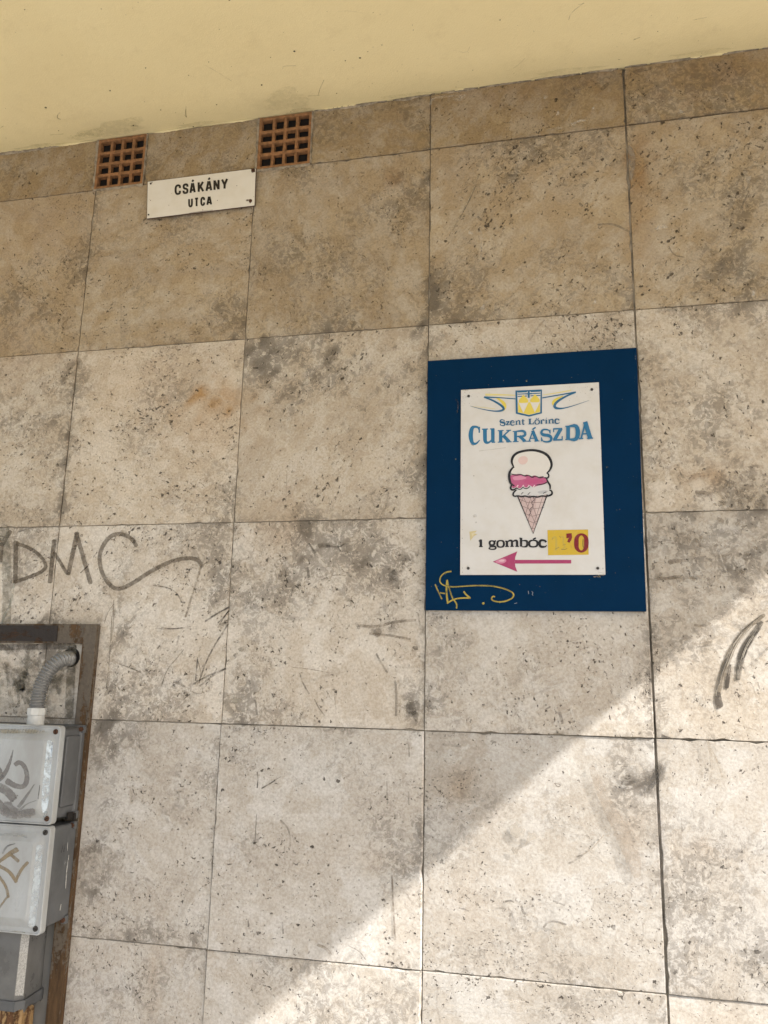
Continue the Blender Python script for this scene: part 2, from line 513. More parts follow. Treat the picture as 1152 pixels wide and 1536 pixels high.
OFFS = {}          # (row,col) -> how far the tile stands proud
rng = random.Random(21)
for r in range(len(ZS) - 1):
    for c in range(len(XS) - 1):
        OFFS[(r, c)] = rng.uniform(0.0005, 0.0018)
C0 = 4             # column index of the tile between the first two measured joints
OFFS.update({(3, C0 + 2): .0078, (4, C0 + 2): .0024, (4, C0 + 1): .0056, (4, C0 + 3): .0052, (3, C0 + 3): .0060, (5, C0 + 2): .0030, (5, C0 + 1): .0066,
             (0, C0 + 2): .0050, (1, C0 + 2): .0012, (0, C0 + 3): .0070, (1, C0 + 3): .0022, (2, C0 + 2): .0030, (5, C0 + 3): .0008, (2, C0 - 1): .0034, (2, C0): .001})
TONE = {}
for r in range(len(ZS) - 1):
    for c in range(len(XS) - 1):
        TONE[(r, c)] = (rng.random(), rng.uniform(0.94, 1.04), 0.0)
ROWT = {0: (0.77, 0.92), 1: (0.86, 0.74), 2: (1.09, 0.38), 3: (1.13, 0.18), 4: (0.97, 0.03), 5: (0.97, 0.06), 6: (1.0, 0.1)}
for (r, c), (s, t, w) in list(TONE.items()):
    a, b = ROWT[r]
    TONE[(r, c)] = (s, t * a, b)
TONE[(2, C0 + 1)] = (TONE[(2, C0 + 1)][0], 1.0, 0.42)
TONE[(4, C0 + 1)] = (TONE[(4, C0 + 1)][0], 0.98, 0.0)
TONE[(4, C0 + 2)] = (0.42, 0.83, 0.02)
TONE[(5, C0 + 2)] = (0.61, 0.82, 0.04)
TONE[(4, C0 + 3)] = (TONE[(4, C0 + 3)][0], 0.86, 0.03)
TONE[(3, C0 + 3)] = (TONE[(3, C0 + 3)][0], 0.92, 0.20)
TONE[(3, C0 + 2)] = (TONE[(3, C0 + 2)][0], 0.97, 0.12)

def tile_off(x, z):
    c = max([i for i, v in enumerate(XS[:-1]) if v <= x] or [0])
    r = max([i for i, v in enumerate(ZS[:-1]) if v >= z] or [0])
    return OFFS[(r, c)]

BEV = {(4, C0 + 1): (.0012, .0040, .0012, .0012), (5, C0 + 1): (.0012, .0044, .0012, .0036), (5, C0 + 2): (.0012, .0022, .0012, .0026), (4, C0 + 2): (.0012, .0030, .0012, .0012), (3, C0 + 2): (.0012, .0030, .0012, .0012), (5, C0 + 3): (.0012, .0012, .0012, .0024)}

def make_tile(x0, x1, z0, z1, off, tone, res, seed, bev=(.0012, .0012, .0012, .0012)):
    rg = random.Random(seed)
    n = res
    bl_, br_, bb_, bt_ = bev
    gx = np.linspace(x0 + bl_, x1 - br_, n + 1)
    gz = np.linspace(z0 + bb_, z1 - bt_, n + 1)
    V, F = [], []
    tiltx, tiltz = rg.uniform(-.0005, .0005), rg.uniform(-.0005, .0005)
    def chip():
        q = rg.random()
        return rg.uniform(.0, .0009) + (rg.uniform(.0012, .0045) if q > 0.94 else 0)
    for j, z in enumerate(gz):
        for i, x in enumerate(gx):
            xx, zz = x, z
            if i == 0: xx += chip()
            if i == n: xx -= chip()
            if j == 0: zz += chip()
            if j == n: zz -= chip()
            u, w = (i / n - .5), (j / n - .5)
            V.append((xx, -off + tiltx * u + tiltz * w, zz))
    N = n + 1
    for j in range(n):
        for i in range(n):
            a = j * N + i
            F.append((a, a + 1, a + N + 1, a + N))
    ring = [i for i in range(N)] + [j * N + n for j in range(1, N)] + [n * N + i for i in range(n - 1, -1, -1)] + [j * N for j in range(n - 1, 0, -1)]
    base = len(V)
    K = len(ring)
    for idx in ring:
        x, y, z = V[idx]
        dx = (-bl_ if x < x0 + .008 else br_ if x > x1 - .009 else 0)
        dz = (-bb_ if z < z0 + .008 else bt_ if z > z1 - .008 else 0)
        V.append((min(max(x + dx, x0), x1), y + max(abs(dx), abs(dz)) * .95, min(max(z + dz, z0), z1)))
    for q in range(K):
        x, y, z = V[base + q]
        V.append((x, 0.018, z))
    for q in range(K):
        w = (q + 1) % K
        F.append((ring[q], base + q, base + w, ring[w]))
        F.append((base + q, base + K + q, base + K + w, base + w))
    A = np.array(V)
    d = field(DIRT_SHADE, A[:, 0], A[:, 2]); p = field(PITS, A[:, 0], A[:, 2]); wm = field(WARM, A[:, 0], A[:, 2])
    # joints hold a little more grime
    e = np.minimum(np.minimum(A[:, 0] - x0, x1 - A[:, 0]), np.minimum(A[:, 2] - z0, z1 - A[:, 2]))
    d = d + 0.16 * np.exp(-np.clip(e, 0, None) / 0.008)
    wear_and_shade = np.stack([np.clip(d * .80, 0, .85), np.clip(p, -1, 1), np.clip(wm, 0, 1)], 1)
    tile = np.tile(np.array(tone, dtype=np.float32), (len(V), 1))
    o = link_mesh('travertine_tile', V, F, M['stone'], wall, {'wear_and_shade': wear_and_shade, 'tile': tile})
    return o

GR = [(-1.5765, -1.3815), (-0.9690, -0.7745)]        # openings of the two vent grilles
gap_rng = random.Random(3)
gap_v = {c: gap_rng.uniform(.0005, .0010) for c in range(len(XS))}
gap_v[C0 + 3] = 0.0021; gap_v[C0 + 2] = 0.0008; gap_v[C0 + 1] = 0.0006
for r in range(len(ZS) - 1):
    gh = 0.0007 if r not in (0, 4) else 0.0009
    for c in range(len(XS) - 1):
        x0, x1 = XS[c] + gap_v[c], XS[c + 1] - gap_v[c + 1]
        z1, z0 = ZS[r] - gh, ZS[r + 1] + gh
        vis = (C0 - 1 <= c <= C0 + 3) and r <= 5
        res = 30 if vis else 6
        if r == 0:
            for (a, b) in GR:
                if a - .03 < x0 < b: x0 = b + .002
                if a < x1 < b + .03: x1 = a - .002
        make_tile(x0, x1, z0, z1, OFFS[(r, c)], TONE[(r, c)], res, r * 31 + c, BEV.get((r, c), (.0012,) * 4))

# mortar behind the tiles, with the two vent openings left free
bm = bmesh.new()
xs0, xs1 = XS[0], XS[-1]
box(bm, xs0, xs1, .0030, .30, -.05, JZ[1])
edges = [xs0, GR[0][0], GR[0][1], GR[1][0], GR[1][1], xs1]
for a, b in ((0, 1), (2, 3), (4, 5)):
    box(bm, edges[a], edges[b], .0030, .30, JZ[1], ZC)
link_bm('mortar_bed', bm, M['mortar'], wall)

# ================================================================== film builder (marker, scratches, smears)
def chaikin(P, it=2, closed=False):
    P = [tuple(q) for q in P]
    for _ in range(it):
        Q = []
        n = len(P)
        rngk = range(n) if closed else range(n - 1)
        if not closed: Q.append(P[0])
        for i in rngk:
            a, b = P[i], P[(i + 1) % n]
            Q.append(tuple(.75 * u + .25 * v for u, v in zip(a, b)))
            Q.append(tuple(.25 * u + .75 * v for u, v in zip(a, b)))
        if not closed: Q.append(P[-1])
        P = Q
    return P

class Film:
    """collects thin ribbons and patches laid on a surface; 'put' maps a 2-D point to 3-D"""
    def __init__(self, put, lift=0.0, step=0.00006):
        self.put = put; self.V = []; self.F = []; self.fade = []; self.st = []; self.tint = []
        self.lift = lift; self.step = step
    def _v(self, x, y, f, s, t):
        self.V.append(self.put(x, y, self.lift)); self.fade.append(f); self.st.append(s); self.tint.append(t)
        return len(self.V) - 1
    def ribbon(self, pts, w, tint, strength=1.0, smooth=2, soft=True, closed=False, cap=True):
        ws = list(w) if isinstance(w, (list, tuple)) else [w] * len(pts)
        P = [(p[0], p[1], q) for p, q in zip(pts, ws)]
        if smooth: P = chaikin(P, smooth, closed)
        n = len(P)
        rows = []
        def row(x, y, nx, ny, hw, end):
            if soft:
                return [self._v(x + nx * hw * k, y + ny * hw * k, 0.0 if (abs(k) == 1 or end) else 1.0, strength, tint) for k in (-1, -.5, .5, 1)]
            return [self._v(x + nx * hw * k, y + ny * hw * k, 1.0, strength, tint) for k in (-1, 1)]
        for i in range(n):
            a = P[(i - 1) % n] if (closed or i > 0) else P[i]
            b = P[(i + 1) % n] if (closed or i < n - 1) else P[i]
            dx, dy = b[0] - a[0], b[1] - a[1]
            L = math.hypot(dx, dy) or 1.0
            nx, ny = -dy / L, dx / L
            hw = P[i][2] / 2
            if not closed and soft and cap and i == 0:
                e = hw * .7
                rows.append(row(P[i][0] - dx / L * e, P[i][1] - dy / L * e, nx, ny, hw * .7, True))
            rows.append(row(P[i][0], P[i][1], nx, ny, hw, False))
            if not closed and soft and cap and i == n - 1:
                e = hw * .7
                rows.append(row(P[i][0] + dx / L * e, P[i][1] + dy / L * e, nx, ny, hw * .7, True))
        m_ = len(rows)
        for i in range(m_ if closed else m_ - 1):
            a, b = rows[i], rows[(i + 1) % m_]
            for q in range(len(a) - 1):
                self.F.append((a[q], a[q + 1], b[q + 1], b[q]))
        self.lift += self.step
    def patch(self, cx, cy, rx, ry, tint, strength=1.0, seed=0, rot=0.0, rough=0.3, n=18):
        rg = random.Random(seed * 13 + int(cx * 7 + cy))
        ctr = self._v(cx, cy, 1.0, strength, tint)
        ph = [rg.uniform(0, 6.28) for _ in range(4)]
        ca, sa = math.cos(rot), math.sin(rot)
        r1, r2 = [], []
        for i in range(n):
            t = 2 * math.pi * i / n
            k = 1 + rough * (.5 * math.sin(2 * t + ph[0]) + .4 * math.sin(3 * t + ph[1]) + .3 * math.sin(5 * t + ph[2]) + .25 * math.sin(8 * t + ph[3]))
            for f, fd, L in ((.6, .9, r1), (1.0, 0.0, r2)):
                u, v = rx * k * f * math.cos(t), ry * k * f * math.sin(t)
                L.append(self._v(cx + u * ca - v * sa, cy + u * sa + v * ca, fd, strength, tint))
        for i in range(n):
            j = (i + 1) % n
            self.F.append((ctr, r1[i], r1[j])); self.F.append((r1[i], r2[i], r2[j], r1[j]))
        self.lift += self.step
    def poly(self, pts, tint, strength=1.0, smooth=0):
        if smooth: pts = chaikin(pts, smooth, True)
        ids = [self._v(x, y, 1.0, strength, tint) for x, y in pts]
        self.F.append(tuple(ids))
        self.lift += self.step
    def build(self, name, mat, parent=None):
        return link_mesh(name, self.V, self.F, mat, parent, {'fade': self.fade, 'strength': self.st, 'tint': np.array(self.tint)})

def zoomed(ox, oy, s, put):
    """coordinates measured in an enlargement: origin and scale"""
    return lambda u, v, lift: put(ox + u / s, oy + v / s, lift)

def on_wall(px, py, lift):
    w = at(px, py, 0.0)
    return at(px, py, -(tile_off(w.x, w.z) + 0.0011 + lift))

GREY = (0.11, 0.095, 0.08); TAN = (0.26, 0.215, 0.16); DARK = (0.045, 0.038, 0.032); CHALK = (0.50, 0.46, 0.40); BRN = (0.10, 0.07, 0.045)

# ---- big marker tag left of the frame
ink = (0.125, 0.098, 0.070)
f = Film(zoomed(0, 760, 3.2, on_wall), step=0.00015)
inkfade = .86
f.ribbon([(-30, 90), (-10, 150), (8, 190), (28, 150), (50, 118)], 26, ink, .78)
f.ribbon([(10, 180), (4, 225), (2, 262)], 24, ink, .78)
f.ribbon([(76, 168), (75, 260), (73, 362)], 28, ink, .80, 1)
f.ribbon([(80, 178), (130, 192), (188, 228), (228, 285), (196, 316), (135, 340), (70, 362)], 22, ink, .78)
f.ribbon([(260, 163), (250, 260), (240, 362)], 27, ink, .82, 1)
f.ribbon([(258, 222), (285, 258), (318, 318), (332, 322)], 21, ink, .78)
f.ribbon([(328, 322), (350, 220), (370, 126)], 27, ink, .76, 1)
f.ribbon([(366, 126), (400, 245), (434, 366)], 27, ink, .72, 1)
f.ribbon([(655, 188), (628, 148), (580, 128), (530, 138), (490, 190), (474, 250), (490, 325), (530, 382), (572, 400), (640, 366), (720, 312), (800, 270), (880, 246), (950, 250), (970, 288)], 25, ink, .70, 3)
f.st = [v * inkfade for v in f.st]
o = f.build('graffiti_tag', M['paintfilm'], wall); o['label'] = 'faded brown marker tag of letters ending in a long tail'
f = Film(zoomed(0, 760, 3.2, on_wall))
f.ribbon([(66, 365), (62, 420), (45, 480), (22, 520), (8, 560)], [6, 9, 12, 14, 12], (0.50, 0.50, 0.43), .8)
f.ribbon([(72, 190), (66, 240), (66, 300)], 5, (0.55, 0.53, 0.46), .7)
f.ribbon([(20, 100), (36, 300), (30, 560)], 55, (0.17, 0.165, 0.13), .42)
f.build('paint_drip', M['marks'], wall)

f = Film(zoomed(0, 900, 2.415, on_wall))
rg = random.Random(19)
for i in range(34):
    f.patch(rg.uniform(-20, 255), rg.uniform(175, 425), rg.uniform(14, 60), rg.uniform(10, 44), rg.choice([(0.16, .15, .11), (0.18, .155, .12), (0.14, .125, .10)]), rg.uniform(.15, .38), i, rg.uniform(0, 3), .9, 26)
f.ribbon([(-20, 172), (120, 170), (270, 168)], 26, (0.12, .10, .08), .6, 1)  # shade under the top bar, painted as a dark strip
f.ribbon([(262, 170), (255, 300), (250, 420)], 40, (0.13, .115, .085), .6, 1)  # shade inside the side bar, painted the same way
o = f.build('mould_and_shade', M['marks'], wall); o['kind'] = 'stuff'
# ---- scratches, smears and knocks
f = Film(zoomed(0, 900, 2.415, on_wall))
for P, w, t, s in [([(720, 300), (745, 225), (785, 150), (826, 88)], 7, GREY, .75), ([(716, 208), (712, 250), (708, 292)], 6, GREY, .75), ([(715, 215), (728, 260), (722, 300)], 4, GREY, .6),
                   ([(700, 305), (750, 275), (818, 248)], 8, DARK, .6), ([(745, 75), (790, 45), (830, 28)], 7, DARK, .7), ([(790, 82), (812, 60), (828, 40)], 6, DARK, .7), ([(795, 88), (820, 80), (848, 82)], 6, DARK, .6),
                   ([(585, 310), (605, 250), (640, 212), (665, 180)], 5, GREY, .6), ([(640, 165), (648, 130)], 9, GREY, .5), ([(585, 98), (620, 106), (660, 100)], 5, GREY, .6), ([(432, 232), (470, 245), (510, 262)], 6, DARK, .6),
                   ([(630, 295), (655, 305), (668, 312)], 12, GREY, .5), ([(405, 60), (398, 200), (385, 330)], 5, TAN, .6), ([(412, 0), (408, 60)], 4, TAN, .5), ([(690, 330), (730, 345), (735, 320)], 4, GREY, .6)]:
    f.ribbon(P, w, t, s)
g = f
f = Film(zoomed(0, 760, 3.2, on_wall), g.lift)
for P, w, t, s in [([(735, 378), (800, 386), (850, 412), (872, 460)], 8, GREY, .7), ([(745, 584), (800, 588), (885, 582)], 6, GREY, .6), ([(965, 285), (930, 400), (890, 530)], 12, TAN, .6), ([(1100, 480), (1050, 510), (985, 552)], 8, GREY, .8),
                   ([(1060, 555), (1080, 525), (1098, 498)], 8, DARK, .7), ([(386, 318), (422, 284)], 6, DARK, .8), ([(446, 246), (466, 218)], 6, DARK, .8), ([(500, 560), (520, 500), (548, 466)], 4, TAN, .7),
                   ([(1030, 80), (1018, 120), (1005, 160)], 9, CHALK, .5), ([(748, 70), (752, 110)], 6, CHALK, .8), ([(90, 120), (130, 108), (160, 100)], 6, GREY, .7), ([(0, 140), (40, 150), (85, 140)], 6, GREY, .6), ([(545, 480), (545, 560), (535, 640)], 6, TAN, .5)]:
    f.ribbon(P, w, t, s)
f2 = Film(zoomed(100, 1060, 2.057, on_wall), f.lift)
for P, w, t, s in [([(588, 202), (590, 225), (588, 250)], 5, DARK, .85), ([(602, 252), (630, 236), (642, 228)], 5, DARK, .85), ([(640, 228), (660, 216)], 4, DARK, .8), ([(1003, 500), (1007, 600), (1013, 720)], 7, BRN, .7), ([(586, 330), (582, 400), (580, 425), (600, 434)], 4, GREY, .6),
                   ([(1055, 110), (1057, 155)], 6, GREY, .6), ([(988, 230), (990, 300)], 6, GREY, .4), ([(1055, 262), (1055, 300)], 6, GREY, .5), ([(870, 738), (905, 755), (922, 780)], 4, GREY, .6), ([(775, 735), (800, 745), (815, 765)], 12, TAN, .6), ([(660, 350), (688, 380), (690, 430)], 7, GREY, .5),
                   ([(560, 660), (562, 685)], 6, GREY, .8), ([(665, 665), (668, 700)], 6, GREY, .7)]:
    f2.ribbon(P, w, t, s)
f3 = Film(zoomed(300, 480, 2.476, on_wall), f2.lift)
for P, w, t, s in [([(442, 838), (462, 836), (480, 838)], 20, (0.16, .135, .105), .85), ([(470, 838), (520, 844), (532, 832), (550, 830)], 7, GREY, .85), ([(512, 842), (522, 858)], 6, GREY, .8), ([(655, 1240), (675, 1280), (696, 1310)], 9, DARK, .6), ([(370, 1312), (382, 1350), (405, 1388)], 7, GREY, .75),
                   ([(725, 1340), (730, 1400), (728, 1470)], 11, GREY, .55), ([(425, 1408), (440, 1440), (462, 1468)], 6, GREY, .6), ([(580, 1125), (590, 1145)], 14, GREY, .6), ([(585, 1135), (660, 1140), (720, 1120), (800, 1115)], 13, (0.15, .12, .09), .6), ([(630, 1165), (700, 1170), (780, 1185)], 11, (0.15, .12, .09), .6),
                   ([(810, 1090), (820, 1150)], 8, GREY, .5), ([(400, 920), (404, 955)], 12, GREY, .7), ([(405, 830), (428, 866)], 9, GREY, .75), ([(198, 178), (215, 178)], 9, DARK, .8), ([(322, 560), (322, 640)], 4, GREY, .4), ([(500, 1400), (505, 1445)], 6, GREY, .5), ([(205, 1410), (212, 1465)], 9, GREY, .55),
                   ([(0, 1360), (40, 1325), (95, 1295)], 8, GREY, .7), ([(345, 1290), (400, 1295), (490, 1312)], 4, TAN, .6), ([(700, 640), (690, 700), (675, 720)], 8, GREY, .3), ([(450, 965), (500, 945), (540, 950)], 5, GREY, .5)]:
    f3.ribbon(P, w, t, s)
f3.patch(800, 1218, 12, 10, DARK, .8); f3.patch(720, 950, 22, 26, DARK, .55); f3.patch(655, 1160, 22, 22, (0.15, .12, .09), .7); f3.patch(790, 1440, 30, 36, DARK, .55); f3.patch(800, 1470, 14, 26, DARK, .6, 3)
f3.patch(158, 1222, 17, 14, (0.3, .27, .22), .8, 2); f3.patch(135, 1410, 18, 14, (0.36, .33, .27), .9, 4)
f4 = Film(zoomed(950, 650, 3.267, on_wall), f3.lift)
for P, w, t, s in [([(662, 1050), (630, 1085), (600, 1115)], 16, GREY, .7), ([(600, 1105), (610, 1118)], 10, GREY, .6), ([(178, 632), (215, 622), (268, 628)], [32, 26, 12], (0.15, .12, .09), .8), ([(120, 710), (160, 712), (215, 702), (305, 712)], [22, 14, 26, 12], (0.15, .12, .09), .85),
                   ([(308, 290), (345, 288), (375, 300), (385, 330)], [24, 22, 18, 12], (0.15, .12, .09), .75), ([(300, 305), (305, 325)], 12, GREY, .6), ([(520, 1215), (520, 1330)], 4, TAN, .6), ([(610, 1220), (618, 1250)], 10, GREY, .5), ([(290, 1030), (330, 1035), (385, 1018)], 13, (0.2, .165, .125), .8), ([(300, 940), (345, 945), (375, 930)], 16, (0.2, .165, .125), .7),
                   ([(390, 600), (430, 602), (480, 590)], 14, (0.2, .165, .125), .6), ([(420, 575), (440, 640), (462, 690)], [6, 14, 8], CHALK, .7), ([(320, 1050), (400, 1045), (480, 1030)], 8, CHALK, .6), ([(510, 760), (545, 770), (580, 790)], [20, 36, 14], (0.15, .125, .1), .55), ([(140, 1478), (165, 1495), (180, 1490)], 14, DARK, .6),
                   ([(500, 1425), (550, 1440), (605, 1455)], 7, GREY, .6), ([(100, 760), (100, 820)], 22, CHALK, .6), ([(270, 240), (290, 215), (330, 200), (380, 195)], 24, (0.2, .12, .075), .5), ([(330, 215), (370, 210)], 18, (0.13, .07, .05), .5)]:
    f4.ribbon(P, w, t, s)
fs = Film(zoomed(950, 650, 3.267, on_wall), .0012)
for P, w, t, s in [([(628, 925), (590, 985), (545, 1050), (520, 1130), (512, 1205)], [20, 34, 36, 34, 22], (0.12, .105, .085), .85), ([(622, 955), (575, 1010), (530, 1110)], 12, DARK, .5), ([(474, 1135), (465, 1190), (458, 1245)], [12, 20, 18], (0.09, .075, .06), .85), ([(640, 890), (560, 950), (495, 1030), (462, 1110), (430, 1200), (412, 1290)], [18, 24, 28, 32, 28, 22], TAN, .75),
                   ([(415, 1275), (416, 1310), (424, 1338)], [26, 34, 34], (0.13, .11, .09), .85)]:
    fs.ribbon(P, [v * 1.3 for v in w] if isinstance(w, list) else w * 1.3, tuple(v * .7 for v in t), min(1, s * 1.15))
rg = random.Random(44)
for i in range(26):                                   # dry-brush grain along the streaks
    k = rg.uniform(-12, 12); a, b = sorted((rg.uniform(0, 1), rg.uniform(0, 1)))
    base = [(628, 925), (590, 985), (545, 1050), (522, 1130), (512, 1205)] if i % 2 else [(640, 890), (560, 950), (495, 1030), (462, 1110), (430, 1200), (412, 1290)]
    P = chaikin(base, 2); n = len(P)
    P = P[int(a * n * .9):max(int(a * n * .9) + 3, int(b * n))]
    fs.ribbon([(x + k, y + rg.uniform(-2, 2)) for x, y in P], rg.uniform(2, 6), rg.choice([(0.05, .045, .04), (0.42, .38, .32), (0.09, .08, .065)]), .8, 1)
o = fs.build('soot_streak', M['soot'], wall); o['kind'] = 'stuff'
for i in range(8):
    f4.ribbon([(100 + i * 7, 1310 + i * 10 - 20), (150 + i * 3, 1265 + i * 14)], 5, GREY, .45, 0)
rg = random.Random(5)
for i in range(46):                                   # flaked brown residue right of the board
    f4.patch(rg.uniform(400, 670), rg.uniform(190, 370), rg.uniform(6, 22), rg.uniform(6, 16), rg.choice([(0.17, .14, .105), (0.2, .165, .125), (0.14, .12, .095)]), rg.uniform(.6, .95), i, rg.uniform(0, 3), .5)
for i in range(30):
    f4.patch(rg.uniform(90, 600), rg.uniform(420, 720), rg.uniform(5, 20), rg.uniform(8, 24), rg.choice([(0.17, .14, .105), (0.2, .165, .125), (0.14, .12, .095)]), rg.uniform(.5, .9), i + 90, rg.uniform(-.4, .4), .5)
f5 = Film(zoomed(600, 1060, 2.087, on_wall), f4.lift)
f5.poly([(345, 372), (362, 362), (372, 378), (384, 366), (392, 386), (388, 408), (362, 412), (346, 400)], (0.36, .325, .275), .85)
f5.poly([(392, 432), (402, 394), (420, 396), (438, 408), (412, 418)], (0.36, .325, .275), .8)
f5.poly([(348, 448), (352, 438), (370, 446), (368, 460), (356, 462)], (0.28, .25, .21), .85)
for P, w, t, s in [([(484, 240), (505, 244), (494, 253), (484, 240)], 4, GREY, .8), ([(556, 470), (600, 448), (638, 402)], 6, (0.3, .26, .21), .8), ([(552, 470), (570, 466)], 8, GREY, .7), ([(695, 238), (715, 240), (735, 234)], [16, 18, 8], DARK, .9), ([(730, 232), (765, 220), (810, 205)], [22, 40, 24], (0.13, .115, .1), .6), ([(770, 265), (800, 235), (815, 190)], 18, DARK, .4),
                   ([(600, 190), (640, 290), (690, 380), (730, 470), (742, 530)], [24, 44, 60, 66, 30], (0.27, .22, .17), .55), ([(775, 270), (800, 225), (812, 180)], [20, 34, 20], (0.07, .065, .06), .6), ([(790, 250), (815, 225), (830, 190)], [10, 30, 10], (0.09, .085, .08), .5), ([(810, 300), (812, 420), (820, 560)], [30, 36, 30], (0.25, .22, .2), .3), ([(320, 922), (335, 916), (345, 926), (360, 918), (390, 924)], 5, CHALK, .8), ([(130, 935), (300, 938), (540, 950)], 5, CHALK, .4), ([(118, 880), (114, 930), (126, 990)], 8, GREY, .35), ([(118, 880), (180, 878)], 5, GREY, .35), ([(760, 680), (762, 720), (755, 735)], 5, GREY, .7), ([(710, 575), (728, 585), (722, 605), (712, 590)], 5, GREY, .6),
                   ([(965, 110), (975, 160), (975, 195)], 12, TAN, .7), ([(975, 130), (1000, 190), (1008, 220)], 7, TAN, .6), ([(500, 18), (508, 52)], 12, GREY, .7), ([(455, 10), (470, 0)], 8, GREY, .6), ([(135, 118), (190, 124)], 10, GREY, .35), ([(285, 108), (300, 112)], 9, GREY, .6), ([(820, 92), (850, 100), (900, 104)], [12, 8, 3], DARK, .7),
                   ([(55, 365), (62, 400), (66, 430)], 16, GREY, .5), ([(330, 610), (345, 606), (356, 612)], 7, DARK, .75), ([(380, 625), (386, 645), (398, 652)], 10, DARK, .7), ([(450, 690), (470, 668), (520, 682)], 8, GREY, .8), ([(480, 608), (515, 622)], 7, DARK, .6), ([(185, 630), (215, 640)], 6, GREY, .7), ([(880, 350), (884, 390)], 6, GREY, .6), ([(905, 602), (935, 610), (962, 600)], 8, GREY, .6)]:
    f5.ribbon(P, w, t, s)
rg = random.Random(11)
for (cx, cy, sx, sy, nn) in [(640, 580, 50, 26, 30), (230, 760, 40, 26, 22), (1110, 770, 30, 30, 12), (930, 520, 40, 40, 10), (500, 620, 110, 24, 20), (200, 240, 60, 40, 24), (380, 760, 60, 20, 12), (110, 280, 20, 40, 14)]:
    for i in range(nn):
        f5.patch(rg.gauss(cx, sx), rg.gauss(cy, sy), rg.uniform(1.6, 5), rg.uniform(1.4, 3.6), DARK, .9, i, rg.uniform(-.6, .6), .4, 9)
for cx, cy, a, b in [(862, 830, 9, 10), (1118, 768, 14, 8), (1082, 764, 7, 10), (955, 600, 8, 7), (130, 484, 7, 10), (668, 690, 8, 12)]:
    f5.patch(cx, cy, a, b, DARK, .9, 7, 0, .35)
f6 = Film(zoomed(620, 60, 2.165, on_wall), f5.lift)
for cx, cy, a, b, s in [(520, 272, 14, 6, .9), (545, 262, 14, 7, .9), (870, 232, 8, 8, .8), (585, 222, 8, 5, .7), (1040, 322, 10, 5, .7), (1085, 445, 14, 22, .45), (805, 608, 20, 10, .6), (185, 627, 9, 7, .9), (1105, 822, 8, 9, .7), (590, 852, 8, 6, .8), (225, 870, 12, 8, .5), (460, 288, 26, 6, .45), (430, 185, 10, 5, .6), (150, 190, 30, 8, .4), (470, 238, 8, 8, .6)]:
    f6.patch(cx, cy, a, b, CHALK, s, 3, -.2, .5)
f6.poly([(696, 335), (712, 352), (722, 372), (720, 408), (712, 450), (704, 460), (700, 400)], (0.23, .20, .165), .9, 1)
f6.poly([(714, 345), (728, 362), (730, 380), (750, 378), (746, 430), (728, 452), (716, 456), (724, 405)], (0.34, .23, .12), .7, 1)
for P, w, t, s in [([(212, 438), (190, 500), (160, 560), (125, 622)], [6, 10, 9, 6], (0.30, .25, .175), .9), ([(205, 470), (182, 520), (150, 580)], 4, GREY, .8), ([(210, 575), (222, 586)], 9, GREY, .7), ([(600, 600), (650, 596), (700, 622)], 9, GREY, .6), ([(380, 972), (400, 940), (425, 910)], 7, TAN, .7), ([(218, 620), (222, 660), (220, 710)], 9, CHALK, .3),
                   ([(480, 372), (490, 380)], 12, DARK, .7), ([(300, 438), (340, 440)], 12, DARK, .5), ([(612, 160), (632, 142)], 14, BRN, .7), ([(715, 104), (740, 98), (770, 92)], [10, 16, 12], BRN, .7), ([(1030, 190), (1042, 192)], 8, BRN, .7), ([(640, 905), (665, 910)], 9, DARK, .6), ([(1130, 770), (1152, 776)], 12, GREY, .6), ([(540, 530), (548, 540)], 10, GREY, .7), ([(1060, 560), (1075, 520), (1090, 490)], 6, GREY, .6), ([(830, 670), (845, 700), (880, 705)], 5, GREY, .6), ([(55, 210), (60, 190), (100, 184), (170, 178)], [10, 10, 8, 4], CHALK, .5)]:
    f6.ribbon(P, w, t, s)
Vs, Fs, fa, st_, ti = [], [], [], [], []
for q in (g, f, f2, f3, f4, f5, f6):
    b0 = len(Vs)
    Vs += q.V; Fs += [tuple(i + b0 for i in t) for t in q.F]; fa += q.fade; st_ += [v * .8 for v in q.st]; ti += q.tint
o = link_mesh('scuff_marks', Vs, Fs, M['marks'], wall, {'fade': fa, 'strength': st_, 'tint': np.array(ti)})
o['kind'] = 'stuff'

# ---- ragged bead where the plaster meets the stone
def bead(name, mat, spans, seed, hmin, hmax, out):
    rg = random.Random(seed)
    V, F = [], []
    for (xa, xb) in spans:
        n = max(3, int((xb - xa) / .007))
        h = rg.uniform(hmin, hmax); b0 = len(V)
        for i in range(n + 1):
            x = xa + (xb - xa) * i / n
            h = min(hmax, max(hmin, h + rg.uniform(-1, 1) * (hmax - hmin) * .3))
            k = min(1, 4 * min(i, n - i) / n + .15)
            yo = -(tile_off(x, JZ[0] - .05)) - out * rg.uniform(.6, 1.1) * k
            V += [(x, .012, ZC - .0004), (x, yo, ZC - .0004), (x, yo * .9 - .0004, ZC - h * k * .55), (x, -.0003, ZC - h * k), (x, .012, ZC - h * k)]
        for i in range(n):
            a = b0 + i * 5
            for q in range(4):
                F.append((a + q, a + 5 + q, a + 6 + q, a + 1 + q))
    return link_mesh(name, V, F, mat, wall)
bead('mortar_bead', M['bead'], [(-3.0, -2.2), (-2.16, -1.60), (-0.77, -.52), (-.50, -.36), (-.34, -.22), (-.215, -.05), (-.04, .10), (.105, .215), (.235, .30), (.31, .62), (.63, 1.0), (1.0, 2.5)], 4, .004, .013, .003)
bead('plaster_edge', M['ceiling'], [(-3.0, -2.0), (-1.98, -1.585), (-1.36, -1.2), (-1.19, -.985), (-.76, -.60), (-.30, -.26), (.40, .55)], 9, .003, .008, .004)

